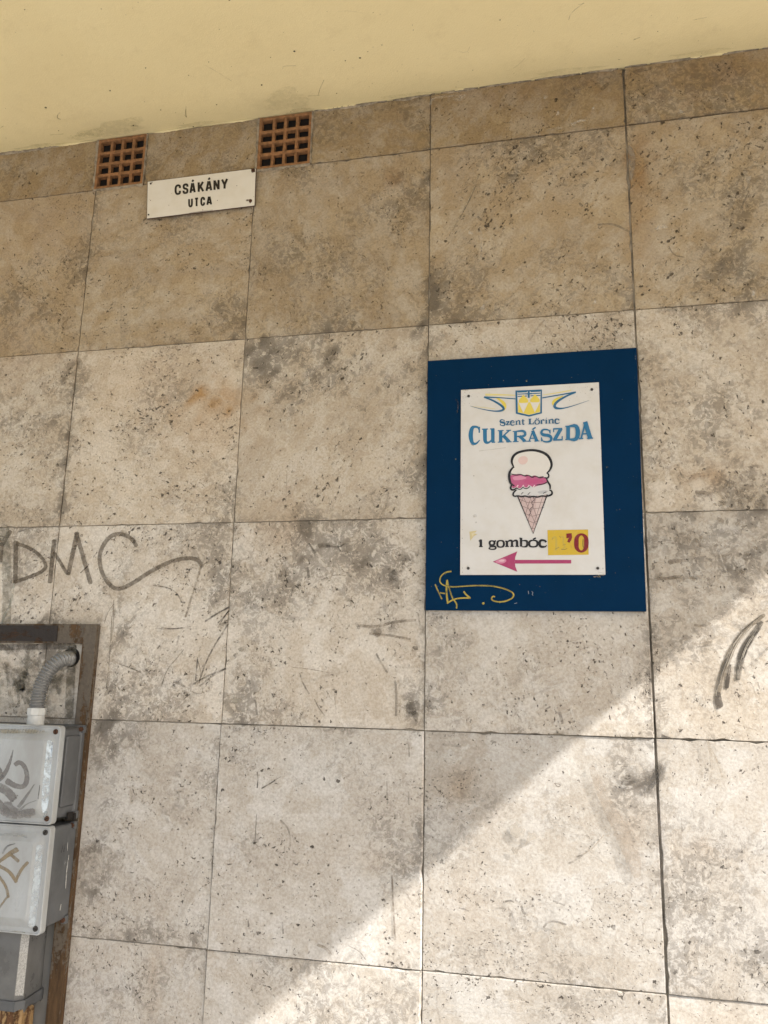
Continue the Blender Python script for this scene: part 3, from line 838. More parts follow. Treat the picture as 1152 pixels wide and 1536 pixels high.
# ---- ceiling cracks and specks
def on_ceil(px, py, lift):
    p = at_ceiling(px, py, ZC - .0009 - lift)
    return p
f = Film(zoomed(0, 0, 2.0, on_ceil))
spk = (0.15, 0.10, 0.05)
for P, w, s in [([(180, 338), (172, 345), (172, 355), (182, 358)], 4, .9), ([(558, 320), (557, 340), (559, 350)], 4, .9), ([(555, 345), (560, 352)], 5, .9), ([(972, 240), (960, 265), (955, 285)], 3, .8), ([(925, 288), (958, 286)], 3, .7), ([(848, 205), (850, 198), (888, 197)], 3, .5), ([(615, 195), (650, 215), (695, 243)], 2.5, .4),
                ([(0, 385), (10, 378)], 3, .8), ([(1015, 35), (1050, 32), (1090, 40)], 2, .3), ([(240, 425), (280, 420)], 3, .5), ([(390, 378), (415, 378)], 4, .6), ([(150, 405), (190, 402)], 3, .4),
                ([(1752, 8), (1730, 25), (1712, 40), (1706, 60)], 4, .6), ([(1752, 10), (1735, 14)], 4, .5), ([(1540, 205), (1560, 190), (1575, 175)], 3, .35), ([(1360, 150), (1400, 160), (1410, 140)], 2.5, .35), ([(2080, 60), (2120, 52)], 3, .4), ([(1900, 120), (1920, 112)], 4, .5)]:
    f.ribbon(P, [w * .8] * len(P), spk, s * .5, 1)
rg = random.Random(77)
for (x, y, r_) in [(74, 29, 3), (688, 1, 4), (883, 154, 5), (1080, 174, 5), (1036, 182, 4), (626, 186, 3), (330, 272, 4), (137, 323, 5), (437, 204, 3), (566, 226, 3), (785, 255, 4), (482, 330, 3), (650, 314, 3), (1010, 280, 3), (658, 88, 3), (580, 380, 3), (1146, 135, 3), (400, 376, 4), (1240, 90, 3), (1500, 60, 3)]:
    f.patch(x, y, r_ * .8, r_ * .6, (0.05, .035, .02), .95, 1, 0, .2, 8)
for i in range(70):
    x = rg.uniform(0, 2300); y = rg.uniform(0, 1) ** .6 * (460 - x * .139)
    f.patch(x, y, rg.uniform(.8, 2.2), rg.uniform(.7, 1.6), spk, rg.uniform(.4, .9), i, 0, .3, 7)
for (x, y, a, b, st0) in [(345, 385, 120, 26, .34), (260, 405, 70, 14, .3), (860, 300, 90, 34, .26), (900, 335, 60, 10, .4), (120, 440, 90, 10, .35), (600, 375, 90, 10, .3), (1250, 285, 120, 10, .3), (1700, 215, 140, 10, .3), (2100, 160, 120, 9, .3)]:
    f.patch(x, y, a, b, (0.46, 0.41, 0.22), st0 * .5, 5, -.13, .4, 26)
o = f.build('fly_specks', M['marks'], ceil); o['kind'] = 'stuff'

# ================================================================== vent grilles
def roughen(bm, rg):
    bmesh.ops.subdivide_edges(bm, edges=[e for e in bm.edges if e.calc_length() > .05], cuts=9)
    for v in bm.verts:
        k = .0011 if rg.random() > .12 else .0026
        v.co += Vector((rg.uniform(-1, 1), rg.uniform(0, 1), rg.uniform(-1, 1))) * k * .6

def grille(xa, xb, label, seed):
    rg = random.Random(seed)
    t = empty('vent_grille', ((xa + xb) / 2, 0, JZ[1]), label, 'vent grille', 'terracotta vent grilles')
    z0, z1 = JZ[1] + .001, JZ[0] - .001
    e = .011; yb = .017; yf = -.0035
    bm = bmesh.new()
    box(bm, xa + .004, xb - .001, yf, yb, z1 - e, z1, .0016)
    box(bm, xa + .004, xb - .001, yf, yb, z0, z0 + e, .0016)
    box(bm, xa + .004, xa + .004 + e, yf + .0004, yb - .0005, z0 + e - .0005, z1 - e + .0005, .0012)
    box(bm, xb - .001 - e, xb - .001, yf + .0004, yb - .0005, z0 + e - .0005, z1 - e + .0005, .0012)
    link_bm('frame', bm, M['terracotta'], t)
    ia, ib = xa + .004 + e, xb - .001 - e
    ja, jb = z0 + e, z1 - e
    for k in (1, 2, 3):
        bm = bmesh.new()
        zc = ja + (jb - ja) * k / 4 + rg.uniform(-.0008, .0008)
        box(bm, ia - .001, ib + .001, yf + .0012, yb - .001, zc - .0055, zc + .0055, .0016)
        roughen(bm, rg)
        link_bm('cross_bar', bm, M['terracotta'], t)
    for k in (1, 2, 3):
        bm = bmesh.new()
        xc = ia + (ib - ia) * k / 4 + rg.uniform(-.0008, .0008)
        box(bm, xc - .005, xc + .005, yf + .0026, yb - .0018, ja - .001, jb + .001, .0014)
        roughen(bm, rg)
        link_bm('upright_bar', bm, M['terracotta'], t)
    bm = bmesh.new()
    box(bm, xa + .0005, xb - .0005, yb + .0012, .29, z0 + .0005, z1 - .0005)  # solid block, coloured black in place of the hole's shade
    link_bm('cavity_shade_block', bm, M['void'], t)
    bm = bmesh.new()
    box(bm, xa + .0003, xa + .0037, -.002, .0165, z0, z1, .0008)
    link_bm('mortar_joint', bm, M['bead'], t)
    # rough mortar smeared round the block
    V, F = [], []
    def strip(ax, az, bx, bz, ox, oz, wmax):
        n = 16; b0 = len(V)
        for i in range(n + 1):
            u = i / n; w = wmax * rg.uniform(.25, 1.0)
            x, z = ax + (bx - ax) * u, az + (bz - az) * u
            V.extend([(x - ox * .002, yf - .0004, z - oz * .002), (x + ox * w * .4, yf - .0026, z + oz * w * .4), (x + ox * w, -.0018, z + oz * w)])
        for i in range(n):
            q = b0 + i * 3
            F.extend([(q, q + 1, q + 4, q + 3), (q + 1, q + 2, q + 5, q + 4)])
    strip(xa + .003, z0, xb, z0, 0, -1, .010); strip(xb - .001, z0, xb - .001, z1, 1, 0, .006); strip(xa + .004, z0, xa + .004, z1, -1, 0, .012)
    link_mesh('mortar_surround', V, F, M['bead'], t)
    return t
grille(*GR[0], 'square terracotta vent grille above the left end of the white street sign', 1)
grille(*GR[1], 'square terracotta vent grille beyond the right end of the white street sign', 2)

# ================================================================== lettering
def acc(dx=0, y=1.12): return ([(.42 + dx, y), (.70 + dx, y + .2)], .13, 0)
SANS = {
    'C': [([(1, .66), (1, 1), (0, 1), (0, 0), (1, 0), (1, .34)], 1, 2)],
    'S': [([(1, .70), (1, 1), (0, 1), (0, .55), (1, .46), (1, 0), (0, 0), (0, .30)], 1, 2)],
    'A': [([(0, -.06), (.42, 1.06)], 1, 0), ([(.58, 1.06), (1, -.06)], 1, 0), ([(.2, .24), (.8, .24)], .85, 0)],
    'K': [([(0, -.06), (0, 1.06)], 1, 0), ([(.05, .32), (.95, 1.06)], 1, 0), ([(.38, .56), (1, -.06)], 1, 0)],
    'N': [([(0, -.06), (0, 1.06)], 1, 0), ([(.03, 1.04), (.97, -.04)], .95, 0), ([(1, -.06), (1, 1.06)], 1, 0)],
    'Y': [([(0, 1.06), (.5, .42)], 1, 0), ([(1, 1.06), (.5, .42)], 1, 0), ([(.5, .5), (.5, -.06)], 1, 0)],
    'U': [([(0, 1.06), (0, 0), (1, 0), (1, 1.06)], 1, 2)],
    'T': [([(-.15, 1), (1.15, 1)], 1, 0), ([(.5, 1), (.5, -.06)], 1, 0)],
}
SANS['Á'] = SANS['A'] + [([(.40, 1.24), (.72, 1.44)], .9, 0)]
SB = .075
SERIF = {
    'C': [([(.93, .74), (.86, .97), (.52, 1.03), (.22, .98), (.10, .62), (.10, .36), (.24, .0), (.62, -.04), (.98, .20)], [.06, .12, .13, .22, .27, .27, .2, .12, .05], 2), ([(.93, 1.0), (.93, .64)], .09, 0)],
    'U': [([(.24, .98), (.24, .4), (.26, .06), (.52, .0), (.76, .22)], [.24, .24, .22, .12, .08], 2), ([(.82, .98), (.82, .04)], .22, 0), ([(.02, .965), (.46, .965)], SB, 0), ([(.62, .965), (.93, .965)], SB, 0), ([(.74, .035), (1.0, .035)], SB, 0)],
    'K': [([(.22, 0), (.22, 1)], .24, 0), ([(0, .036), (.44, .036)], SB, 0), ([(0, .964), (.44, .964)], SB, 0), ([(.3, .42), (.86, .95)], .10, 0), ([(.64, .964), (1, .964)], SB, 0), ([(.42, .56), (.86, .04)], .24, 0), ([(.62, .036), (1.03, .036)], SB, 0)],
    'R': [([(.2, 0), (.2, 1)], .24, 0), ([(0, .036), (.42, .036)], SB, 0), ([(.0, .955), (.45, .955)], SB, 0), ([(.2, .95), (.86, 1.0), (.92, .47), (.2, .50)], [.09, .22, .22, .08], 2), ([(.48, .52), (.88, .04)], .24, 0), ([(.70, .036), (1.02, .036)], SB, 0)],
    'A': [([(.16, .02), (.48, .98)], .10, 0), ([(.46, 1.0), (.84, .0)], .26, 0), ([(.24, .3), (.7, .3)], .08, 0), ([(0, .036), (.32, .036)], SB, 0), ([(.6, .036), (1.04, .036)], SB, 0)],
    'S': [([(.86, .70), (.80, 1.0), (.14, 1.06), (.04, .58), (.98, .48), (.98, -.06), (.22, -.05), (.10, .32)], [.06, .1, .14, .24, .26, .16, .1, .06], 2), ([(.88, 1.0), (.88, .66)], .08, 0), ([(.08, .36), (.08, 0)], .08, 0)],
    'Z': [([(.06, .945), (.95, .945)], .11, 0), ([(.83, .95), (.17, .05)], .25, 0), ([(.05, .055), (.97, .055)], .11, 0), ([(.09, .98), (.09, .68)], .08, 0), ([(.94, .02), (.94, .34)], .08, 0)],
    'D': [([(.22, 0), (.22, 1)], .24, 0), ([(0, .036), (.4, .036)], SB, 0), ([(0, .964), (.4, .964)], SB, 0), ([(.22, .955), (.98, 1.03), (.98, -.03), (.22, .045)], [.08, .28, .28, .08], 2)],
    'L': [([(.26, 0), (.26, 1)], .22, 0), ([(0, .964), (.54, .964)], SB, 0), ([(0, .045), (.95, .045)], .09, 0), ([(.93, .0), (.93, .36)], .09, 0)],
    'z': [([(.06, .93), (.95, .93)], .14, 0), ([(.83, .95), (.17, .05)], .24, 0), ([(.05, .07), (.97, .07)], .14, 0), ([(.09, .98), (.09, .66)], .1, 0), ([(.94, .02), (.94, .36)], .1, 0)],
    'e': [([(.08, .54), (.9, .54)], .10, 0), ([(.9, .52), (.92, 1.05), (.06, 1.06), (.06, -.04), (.9, -.1), (.97, .24)], [.14, .14, .26, .26, .14, .06], 2)],
    'n': [([(.2, 0), (.2, 1)], .22, 0), ([(.22, .74), (.5, 1.06), (.82, 1.02), (.82, .6), (.82, .04)], [.08, .16, .2, .22, .22], 2), ([(0, .05), (.42, .05)], .1, 0), ([(.62, .05), (1.04, .05)], .1, 0), ([(0, .95), (.22, .95)], .1, 0)],
    't': [([(.42, 1.38), (.42, .24), (.52, -.02), (.98, .12)], [.18, .22, .2, .08], 2), ([(.05, .95), (.92, .95)], .12, 0)],
    'r': [([(.24, 0), (.24, 1)], .24, 0), ([(.26, .7), (.5, 1.02), (.85, 1.0), (.88, .74)], [.08, .14, .2, .2], 2), ([(0, .05), (.5, .05)], .1, 0), ([(0, .95), (.26, .95)], .1, 0)],
    'i': [([(.5, 0), (.5, 1)], .24, 0), ([(.1, .05), (.95, .05)], .1, 0), ([(.1, .95), (.5, .95)], .1, 0), ([(.42, 1.34), (.62, 1.34)], .22, 0)],
    'c': [([(.9, .70), (.78, 1.04), (.08, 1.08), (.06, -.04), (.84, -.1), (.97, .26)], [.22, .16, .24, .26, .14, .06], 2)],
    'o': [([(.06, .92), (.5, 1.10), (.94, .92), (.94, .08), (.5, -.10), (.06, .08)], [.2, .1, .2, .2, .1, .2], -2)],
    'g': [([(.10, .90), (.42, 1.06), (.76, .9), (.76, .42), (.42, .30), (.10, .42)], [.2, .1, .2, .2, .1, .2], -2), ([(.7, .9), (.98, 1.04)], .14, 0), ([(.3, .36), (.1, .2), (.24, .06), (.9, .10), (.98, -.34), (.4, -.46), (-.04, -.3), (.2, -.06)], [.08, .12, .18, .18, .16, .1, .14, .1], 2)],
    'm': [([(.13, 0), (.13, 1)], .22, 0), ([(.14, .74), (.3, 1.06), (.51, 1.04), (.51, .6), (.51, .04)], [.08, .16, .2, .22, .22], 2), ([(.53, .74), (.68, 1.06), (.89, 1.04), (.89, .6), (.89, .04)], [.08, .16, .2, .22, .22], 2), ([(0, .05), (.27, .05)], .1, 0), ([(.38, .05), (.64, .05)], .1, 0), ([(.76, .05), (1.03, .05)], .1, 0), ([(0, .95), (.14, .95)], .1, 0)],
    'b': [([(.2, 0), (.2, 1.5)], .22, 0), ([(.0, 1.45), (.2, 1.45)], .1, 0), ([(.2, .9), (.5, 1.06), (.94, .96), (.94, .06), (.5, -.08), (.2, .08)], [.06, .1, .22, .22, .1, .06], 2)],
    '1': [([(.55, 0), (.55, 1.28)], .24, 0), ([(.12, .05), (.98, .05)], .09, 0), ([(.08, .98), (.30, 1.06), (.52, 1.24)], .12, 0)],
}
SERIF['Á'] = SERIF['A'] + [([(.44, 1.10), (.72, 1.30)], .12, 0)]
SERIF['ó'] = SERIF['o'] + [([(.46, 1.24), (.78, 1.46)], .13, 0)]
SERIF['ő'] = SERIF['o'] + [([(.26, 1.24), (.46, 1.50)], .12, 0), ([(.62, 1.24), (.84, 1.50)], .12, 0)]

def glyph(film, table, ch, x0, x1, yb, h, slope, tint, wscale, inset=0.0, grow=1.0):
    """letter ch between x0 and x1 standing on yb (rises along slope), cap height h"""
    for pts, w, sm in table[ch]:
        ws = [v * wscale * grow for v in w] if isinstance(w, list) else w * wscale * grow
        P = []
        for (u, v) in pts:
            x = x0 + inset + u * (x1 - x0 - 2 * inset)
            y = yb + slope * (x - x0) - (inset + v * (h - 2 * inset))
            P.append((x, y))
        closed = sm < 0
        film.ribbon(P, ws, tint, 1.0, abs(sm), soft=False, closed=closed)

def on_plane(y):
    return lambda px, py, lift: at(px, py, y - lift)

M['print'] = None
def print_mat(name, rough=0.35):
    k = NT(name)
    p = k.pos()
    n = k.noise(p, 60, 6, 0.7)
    col = k.attr('tint')['Color']
    k.color(k.mix(k.step(n, 0.45, 0.8, 0, 0.22), col, k.mix(0.5, col, (0.4, 0.38, 0.34))))
    k.rough(rough)
    return k.mat
M['print'] = print_mat('printed_ink')

# ================================================================== street sign
M['street_enamel'] = enamel('white_enamel', (0.66, 0.635, 0.58), 0.0)
M['sign_rim'] = plain('brown_rim', (0.07, 0.04, 0.03), 0.6, var=0.4, scale=90)
t = empty('street_sign', (-1.164, 0, 3.22), 'small white enamel street sign reading CSÁKÁNY UTCA between the two vent grilles', 'street sign')
YS = -.0125
c4 = [at(221.5, 272.5, YS), at(383.5, 252.5, YS), at(381.7, 308, YS), at(220.3, 327.7, YS)]
def plate(name, corners, y0, y1, mat, parent, grow=0.0, bev=0.0006):
    ctr = sum((Vector(c) for c in corners), Vector()) / 4
    bm = bmesh.new()
    A, B = [], []
    for c in corners:
        d = Vector((c[0] - ctr.x, 0, c[2] - ctr.z))
        s = Vector((math.copysign(grow, d.x), 0, math.copysign(grow, d.z)))
        A.append(bm.verts.new((c[0] + s.x, y0, c[2] + s.z)))
        B.append(bm.verts.new((c[0] + s.x, y1, c[2] + s.z)))
    bm.faces.new(A); bm.faces.new(B[::-1])
    for i in range(4):
        j = (i + 1) % 4
        bm.faces.new((A[i], B[i], B[j], A[j]))
    if bev: bmesh.ops.bevel(bm, geom=bm.edges[:], offset=bev, segments=2, affect='EDGES')
    return link_bm(name, bm, mat, parent)
pl = plate('plate', c4, YS, -.0095, M['street_enamel'], t)
plate('rim', c4, YS + .0007, -.0088, M['sign_rim'], t, .0016, .0003)
black = (0.014, 0.012, 0.011)
f = Film(zoomed(100, 140, 2.743, on_plane(YS - .0004)))
for ch, a, b in [('C', 444, 470), ('S', 477, 501), ('Á', 505, 531), ('K', 539, 566), ('Á', 571, 599), ('N', 604, 629), ('Y', 635, 664)]:
    glyph(f, SANS, ch, a, b, 419.5 - (a - 444) * .124, 43, -.124, black, 8.8, 4.2)
f.build('street_name', M['print'], t)
f = Film(zoomed(100, 140, 2.743, on_plane(YS - .0004)))
for ch, a, b in [('U', 500, 519), ('T', 526, 543), ('C', 550, 569), ('A', 575, 598)]:
    glyph(f, SANS, ch, a, b, 470.5 - (a - 500) * .124, 37, -.124, black, 7.8, 3.7)
f.build('street_kind', M['print'], t)
f = Film(zoomed(100, 140, 2.743, on_plane(YS - .0003)))
rg = random.Random(8)
for P, w in [([(480, 497), (530, 489), (600, 480)], 3), ([(345, 372), (352, 366)], 5), ([(690, 318), (760, 308)], 2)]:
    f.ribbon(P, w, (0.12, 0.07, 0.04), .6, 1)
for i in range(26):
    f.patch(rg.uniform(335, 775), 0, 1, 1, (0.2, .15, .1), .0) if False else None
for (x, y, a, b) in [(766, 318, 11, 10), (756, 443, 9, 8), (744, 440, 10, 4), (620, 440, 2, 2), (560, 480, 2, 2), (420, 460, 2, 2), (700, 380, 2, 2), (345, 440, 2, 2)]:
    f.patch(x, y, a, b, (0.10, 0.055, 0.035), .85, 2, 0, .4)
f.build('rust_stain', M['marks'], t)['kind'] = 'stuff'
for (u, v, r_, mt) in [(346, 372, .0035, 'screw'), (337, 500, .003, 'screw'), (767, 316, .0075, 'rustscrew'), (756, 442, .0065, 'rustscrew')]:
    p = at(100 + u / 2.743, 140 + v / 2.743, YS)
    bm = bmesh.new(); cyl(bm, (p.x, YS + .001, p.z), (p.x, YS - .0028, p.z), r_, r_ * .7, 12)
    link_bm('screw', bm, M[mt], t)

# ================================================================== shop sign
M['board'] = enamel('blue_board', (0.0003, 0.0195, 0.060), 0.0, 0.5)
M['board'].node_tree.nodes['Principled BSDF'].inputs['Specular IOR Level'].default_value = 0.05
M['panel'] = enamel('white_panel', (0.58, 0.568, 0.555), 0.0, 0.3)
M['panel_edge'] = plain('panel_edge', (0.16, 0.13, 0.12), 0.6, var=0.4, scale=90)
YB, YP = -.0210, -.0245
t = empty('shop_sign', (-.078, 0, 1.81), 'confectionery sign with an ice cream cone and pink arrow on a dark blue board', 'shop sign')
cb = [at(641.5, 541.3, YB), at(955, 521.3, YB), at(969.5, 917, YB), at(638, 915, YB)]
board = plate('backing_board', cb, YB, -.008, M['board'], t, 0, .0008)
cp = [at(691.5, 585, YP), at(898.3, 573.4, YP), at(908.2, 862, YP), at(690.3, 862.3, YP)]
panel = plate('sign_panel', cp, YP, YB - .0006, M['panel'], t, 0, .0003)

yel = (0.40, 0.31, 0.06); yel2 = (0.30, 0.235, 0.06)
f = Film(zoomed(630, 840, 6.776, on_plane(YB - .0004)), step=0.0001)
for P, w, c_ in [([(155, 250), (185, 320), (222, 396)], 18, yel2), ([(205, 334), (252, 340)], 20, yel2), ([(275, 205), (268, 300), (272, 370), (284, 438)], 24, yel), ([(277, 210), (300, 300), (330, 390), (376, 445), (372, 490)], 19, yel), ([(276, 440), (330, 404), (400, 386), (512, 386)], 19, yel), ([(508, 384), (470, 355), (446, 322)], 22, yel),
                 ([(316, 116), (262, 122), (206, 170), (200, 230), (250, 262), (320, 274), (430, 266), (560, 258), (700, 260), (810, 276), (900, 306), (960, 345), (940, 390), (860, 424), (780, 426), (720, 404), (740, 366), (760, 374)], 19, yel)]:
    f.ribbon(P, w, c_, .95)
# thin blue showing through where the marker pressed hollow strokes
for P in [[(262, 126), (212, 172), (208, 228), (254, 258), (320, 269), (430, 262), (560, 254), (700, 256), (810, 272), (900, 304), (946, 345), (930, 385)], [(288, 230), (308, 310), (340, 395)]]:
    f.ribbon(P, 7, (0.10, 0.11, 0.07), .8)
f.patch(643, 441, 16, 15, yel, .95, 1, 0, .1); f.patch(812, 434, 5, 8, yel, .9)
for P in [[(1100, 315), (1105, 345)], [(1135, 320), (1150, 330), (1140, 350)], [(960, 442), (985, 436)], [(1140, 352), (1150, 360)]]:
    f.ribbon(P, 6, (0.33, 0.36, 0.42), .8)
o = f.build('marker_tag', M['paintfilm'], board); o['label'] = 'yellow marker scribble in the lower left corner of the board'
f = Film(zoomed(620, 500, 3.0316, on_plane(YB - .0003)))
rg = random.Random(31)
for (x, y, a) in [(515, 217, 6), (520, 212, 4), (880, 608, 5), (192, 572, 5), (472, 212, 3), (925, 803, 3), (410, 215, 3), (720, 200, 3), (950, 300, 2), (1000, 650, 2), (60, 340, 3), (845, 1105, 10), (800, 1120, 4), (880, 1085, 4), (600, 1180, 3), (985, 480, 2), (100, 800, 2)]:
    f.patch(x, y, a, a * .7, (0.24, 0.22, 0.13), .75, 1, 0, .4, 9)
for i in range(60):
    f.patch(rg.uniform(70, 1030), rg.choice([rg.uniform(130, 225), rg.uniform(1115, 1250)]), rg.uniform(.8, 1.6), rg.uniform(.8, 1.4), (0.2, 0.2, 0.2), rg.uniform(.3, .8), i, 0, .3, 7)
for i in range(50):
    f.patch(rg.choice([rg.uniform(62, 210), rg.uniform(885, 1040)]), rg.uniform(200, 1100), rg.uniform(.8, 1.5), rg.uniform(.8, 1.4), (0.2, 0.2, 0.2), rg.uniform(.3, .7), i, 0, .3, 7)
f.ribbon([(195, 300), (205, 320), (200, 360)], 10, (0.06, .05, .05), .5); f.ribbon([(820, 1108), (850, 1103), (868, 1098)], 8, (0.2, .16, .12), .7); f.ribbon([(1008, 40 + 60), (1012, 120)], 3, (.3, .3, .3), .6)
f.build('scuffs', M['marks'], board)['kind'] = 'stuff'

# ---- print on the panel
Zu = zoomed(680, 565, 4.8, on_plane(YP - .0004))
Zl = zoomed(690, 730, 5.009, on_plane(YP - .0004))
Zm = zoomed(620, 500, 3.0316, on_plane(YP - .0004))
blue = (0.018, 0.135, 0.27); blue2 = (0.018, 0.10, 0.20)
f = Film(Zu)
for ch, a, b, yb, h in [('C', 118, 192, 482, 118), ('U', 204, 302, 479, 104), ('K', 320, 416, 475, 89), ('R', 428, 528, 471, 80), ('Á', 532, 616, 468, 78), ('S', 628, 706, 466, 82), ('Z', 716, 788, 461, 90), ('D', 806, 898, 456, 102), ('A', 904, 1002, 450, 124)]:
    glyph(f, SERIF, ch, a, b, yb, h, -.035, blue, h * 1.12 if ch not in 'CA' else h * 1.0)
f.build('shop_title', M['print'], panel)
f = Film(Zu)
for ch, a, b, h in [('S', 335, 371, 39), ('z', 378, 405, 28), ('e', 411, 440, 28), ('n', 447, 484, 28), ('t', 490, 515, 28), ('L', 541, 580, 39), ('ő', 586, 621, 28), ('r', 628, 656, 28), ('i', 661, 678, 28), ('n', 684, 724, 28), ('c', 731, 765, 28)]:
    glyph(f, SERIF, ch, a, b, 351 - (a - 335) * .04, h, -.04, blue2, h * 1.55)
f.build('shop_subtitle', M['print'], panel)
f = Film(Zl)
blk = (0.012, 0.010, 0.010)
for ch, a, b, h in [('1', 138, 172, 44), ('g', 217, 272, 44), ('o', 277, 333, 44), ('m', 340, 440, 44), ('b', 446, 510, 44), ('ó', 516, 586, 44), ('c', 594, 652, 44)]:
    glyph(f, SERIF, ch, a, b, 453 - (a - 138) * .008, h, -.008, blk, h * 1.85)
f.build('price_text', M['print'], panel)
# arrow
f = Film(Zl)
pink = (0.33, 0.040, 0.120)
f.poly([(413, 550), (836, 550), (836, 577), (413, 578)], pink)
f.poly([(246, 564), (431, 486), (415, 530), (412, 564)], pink); f.poly([(246, 564), (412, 564), (416, 600), (431, 640)], pink)
f.poly([(252, 563), (320, 537), (345, 545), (350, 560), (330, 575), (300, 580)], (0.52, 0.20, 0.30), 1, 2); f.poly([(280, 560), (318, 545), (338, 552), (325, 566)], (0.62, 0.40, 0.45), 1, 2)
f.build('pink_arrow', M['print'], panel)
# price sticker
f = Film(zoomed(690, 730, 5.009, on_plane(YP - .0006)))
ylw = (0.52, 0.355, 0.027); red = (0.17, 0.006, 0.008)
f.poly([(657, 326), (962, 322), (967, 511), (662, 515)], ylw)
for P, w, c_ in [([(690, 390), (725, 370), (722, 480)], 16, (0.44, .33, .05)), ([(760, 375), (785, 380), (770, 420), (795, 445), (765, 475)], 12, (0.45, .33, .05)), ([(715, 470), (745, 455)], 5, (0.25, .2, .05)), ([(760, 470), (790, 474), (805, 462)], 4, (0.2, .16, .05)), ([(690, 400), (700, 385)], 4, (.3, .22, .05)), ([(745, 370), (757, 382)], 4, (.3, .22, .05)), ([(770, 440), (795, 432)], 4, (.3, .22, .05)), ([(830, 440), (842, 462)], 5, (0.42, .3, .05))]:
    f.ribbon(P, w, c_, 1, 2, soft=False)
f.poly([(799, 353), (839, 349), (842, 380), (836, 402), (822, 421), (805, 414), (812, 398), (818, 384), (800, 388)], red)
f.ribbon([(876, 378), (912, 352), (948, 378), (950, 424), (946, 468), (910, 494), (876, 466), (874, 422)], [30, 12, 30, 36, 30, 12, 30, 36], red, 1, 2, soft=False, closed=True)
f.ribbon([(925, 395), (922, 440), (928, 458)], 5, (0.12, 0.09, .02), 1, 1, soft=False)
o = f.build('price_sticker', M['print'], panel); o['label'] = 'yellow price sticker with a dark red zero'
f = Film(Zl)
f.poly([(70, 338), (128, 330), (108, 352), (131, 357), (104, 372), (78, 406)], (0.52, 0.44, 0.24))
f.poly([(86, 350), (118, 338), (92, 380)], (0.57, 0.50, 0.32))
f.build('sticker_scrap', M['print'], panel)
# emblem: a shield with two cones and a swash on either side
wht = (0.60, 0.575, 0.54); ye = (0.62, 0.50, 0.085); bl = (0.012, 0.105, 0.22)
f = Film(Zu)
f.ribbon([(447, 134), (340, 130), (230, 130)], [6, 12, 16], (0.62, .54, .24), 1, 1, soft=False)
f.ribbon([(300, 146), (345, 172), (374, 205), (366, 240), (345, 246)], [6, 18, 26, 16, 4], ye, 1, 2, soft=False)
f.ribbon([(125, 213), (220, 222), (300, 232)], [1, 4, 4], (0.62, .54, .24), 1, 1, soft=False)
f.ribbon([(447, 160), (330, 151), (222, 147)], [7, 7, 11], bl, 1, 1, soft=False)
f.ribbon([(220, 147), (290, 172), (358, 215), (366, 240), (310, 252), (200, 234), (123, 211)], [10, 12, 17, 16, 9, 4, 1.5], bl, 1, 3, soft=False)
f.ribbon([(640, 132), (740, 118), (850, 98)], [4, 8, 9], (0.62, .54, .24), 1, 1, soft=False)
f.ribbon([(790, 138), (735, 165), (716, 192), (730, 214)], [6, 20, 24, 6], ye, 1, 2, soft=False)
f.ribbon([(640, 153), (760, 132), (882, 111)], [8, 8, 10], bl, 1, 1, soft=False)
f.ribbon([(882, 112), (810, 140), (736, 186), (724, 224), (780, 232), (870, 208), (976, 171)], [10, 12, 18, 20, 9, 4, 1.5], bl, 1, 3, soft=False)
f.poly([(447, 100), (638, 92), (638, 264), (545, 288), (450, 266)], bl)
f.poly([(461, 110), (628, 103), (626, 256), (545, 276), (464, 257)], wht)
for a, b, yy in [(464, 530, 112), (464, 530, 126), (464, 530, 142), (556, 626, 108), (556, 626, 122), (556, 626, 138)]:
    f.ribbon([(a, yy), (b, yy - 3)], 7, bl, 1, 0, soft=False)
f.ribbon([(543, 104), (543, 152)], 15, bl, 1, 0, soft=False); f.ribbon([(520, 124), (566, 122)], 9, bl, 1, 0, soft=False)
f.poly([(467, 188), (623, 182), (624, 254), (545, 274), (466, 255)], ye)
for cx, s in ((504, 0), (587, -4)):
    f.poly([(cx - 33, 189 + s), (cx + 36, 187 + s), (cx, 262 + s)], wht)
    f.poly([(cx - 34, 190 + s), (cx - 33, 168 + s), (cx - 18, 152 + s), (cx - 8, 140 + s), (cx, 128 + s), (cx + 10, 140 + s), (cx + 22, 152 + s), (cx + 35, 168 + s), (cx + 36, 188 + s)], ye, 1, 1)
f.build('shield_emblem', M['print'], panel)
# ice cream cone
f = Film(Zm)
def crv(P, it=2): return chaikin(P, it)
pk = (0.42, 0.095, 0.20); lt = (0.54, 0.535, 0.53); cn = (0.49, 0.37, 0.355)
f.poly([(474, 738), (609, 733), (545, 910)], cn)
f.poly([(560, 737), (609, 733), (580, 814), (556, 850)], (0.55, .44, .42))
for P in [[(498, 738), (558, 872)], [(528, 738), (566, 850)], [(478, 752), (520, 770), (600, 768)], [(488, 782), (530, 800), (594, 792)], [(503, 818), (540, 832), (580, 822)], [(520, 850), (545, 862), (566, 852)], [(590, 738), (540, 890)], [(560, 738), (522, 850)], [(500, 745), (490, 772)], [(530, 760), (508, 828)], [(534, 886), (552, 888)]]:
    f.ribbon(P, 2.0, (0.20, .15, .145), 1, 0, soft=False)
f.ribbon([(545, 745), (552, 757), (535, 770), (548, 785), (528, 800), (536, 815), (524, 828)], 3.2, (0.13, .09, .09), 1, 2, soft=False)
f.ribbon([(474, 740), (545, 910), (609, 733)], 5.0, blk, 1, 0, soft=False)
f.poly([(470, 700), (620, 680), (624, 705), (632, 722), (618, 735), (600, 730), (585, 742), (565, 735), (548, 744), (528, 734), (510, 742), (492, 735), (470, 742), (456, 738), (462, 720), (474, 712)], lt, 1, 1)
f.poly([(560, 720), (600, 712), (618, 718), (600, 728), (575, 730)], (0.42, .42, .43), 1, 1)
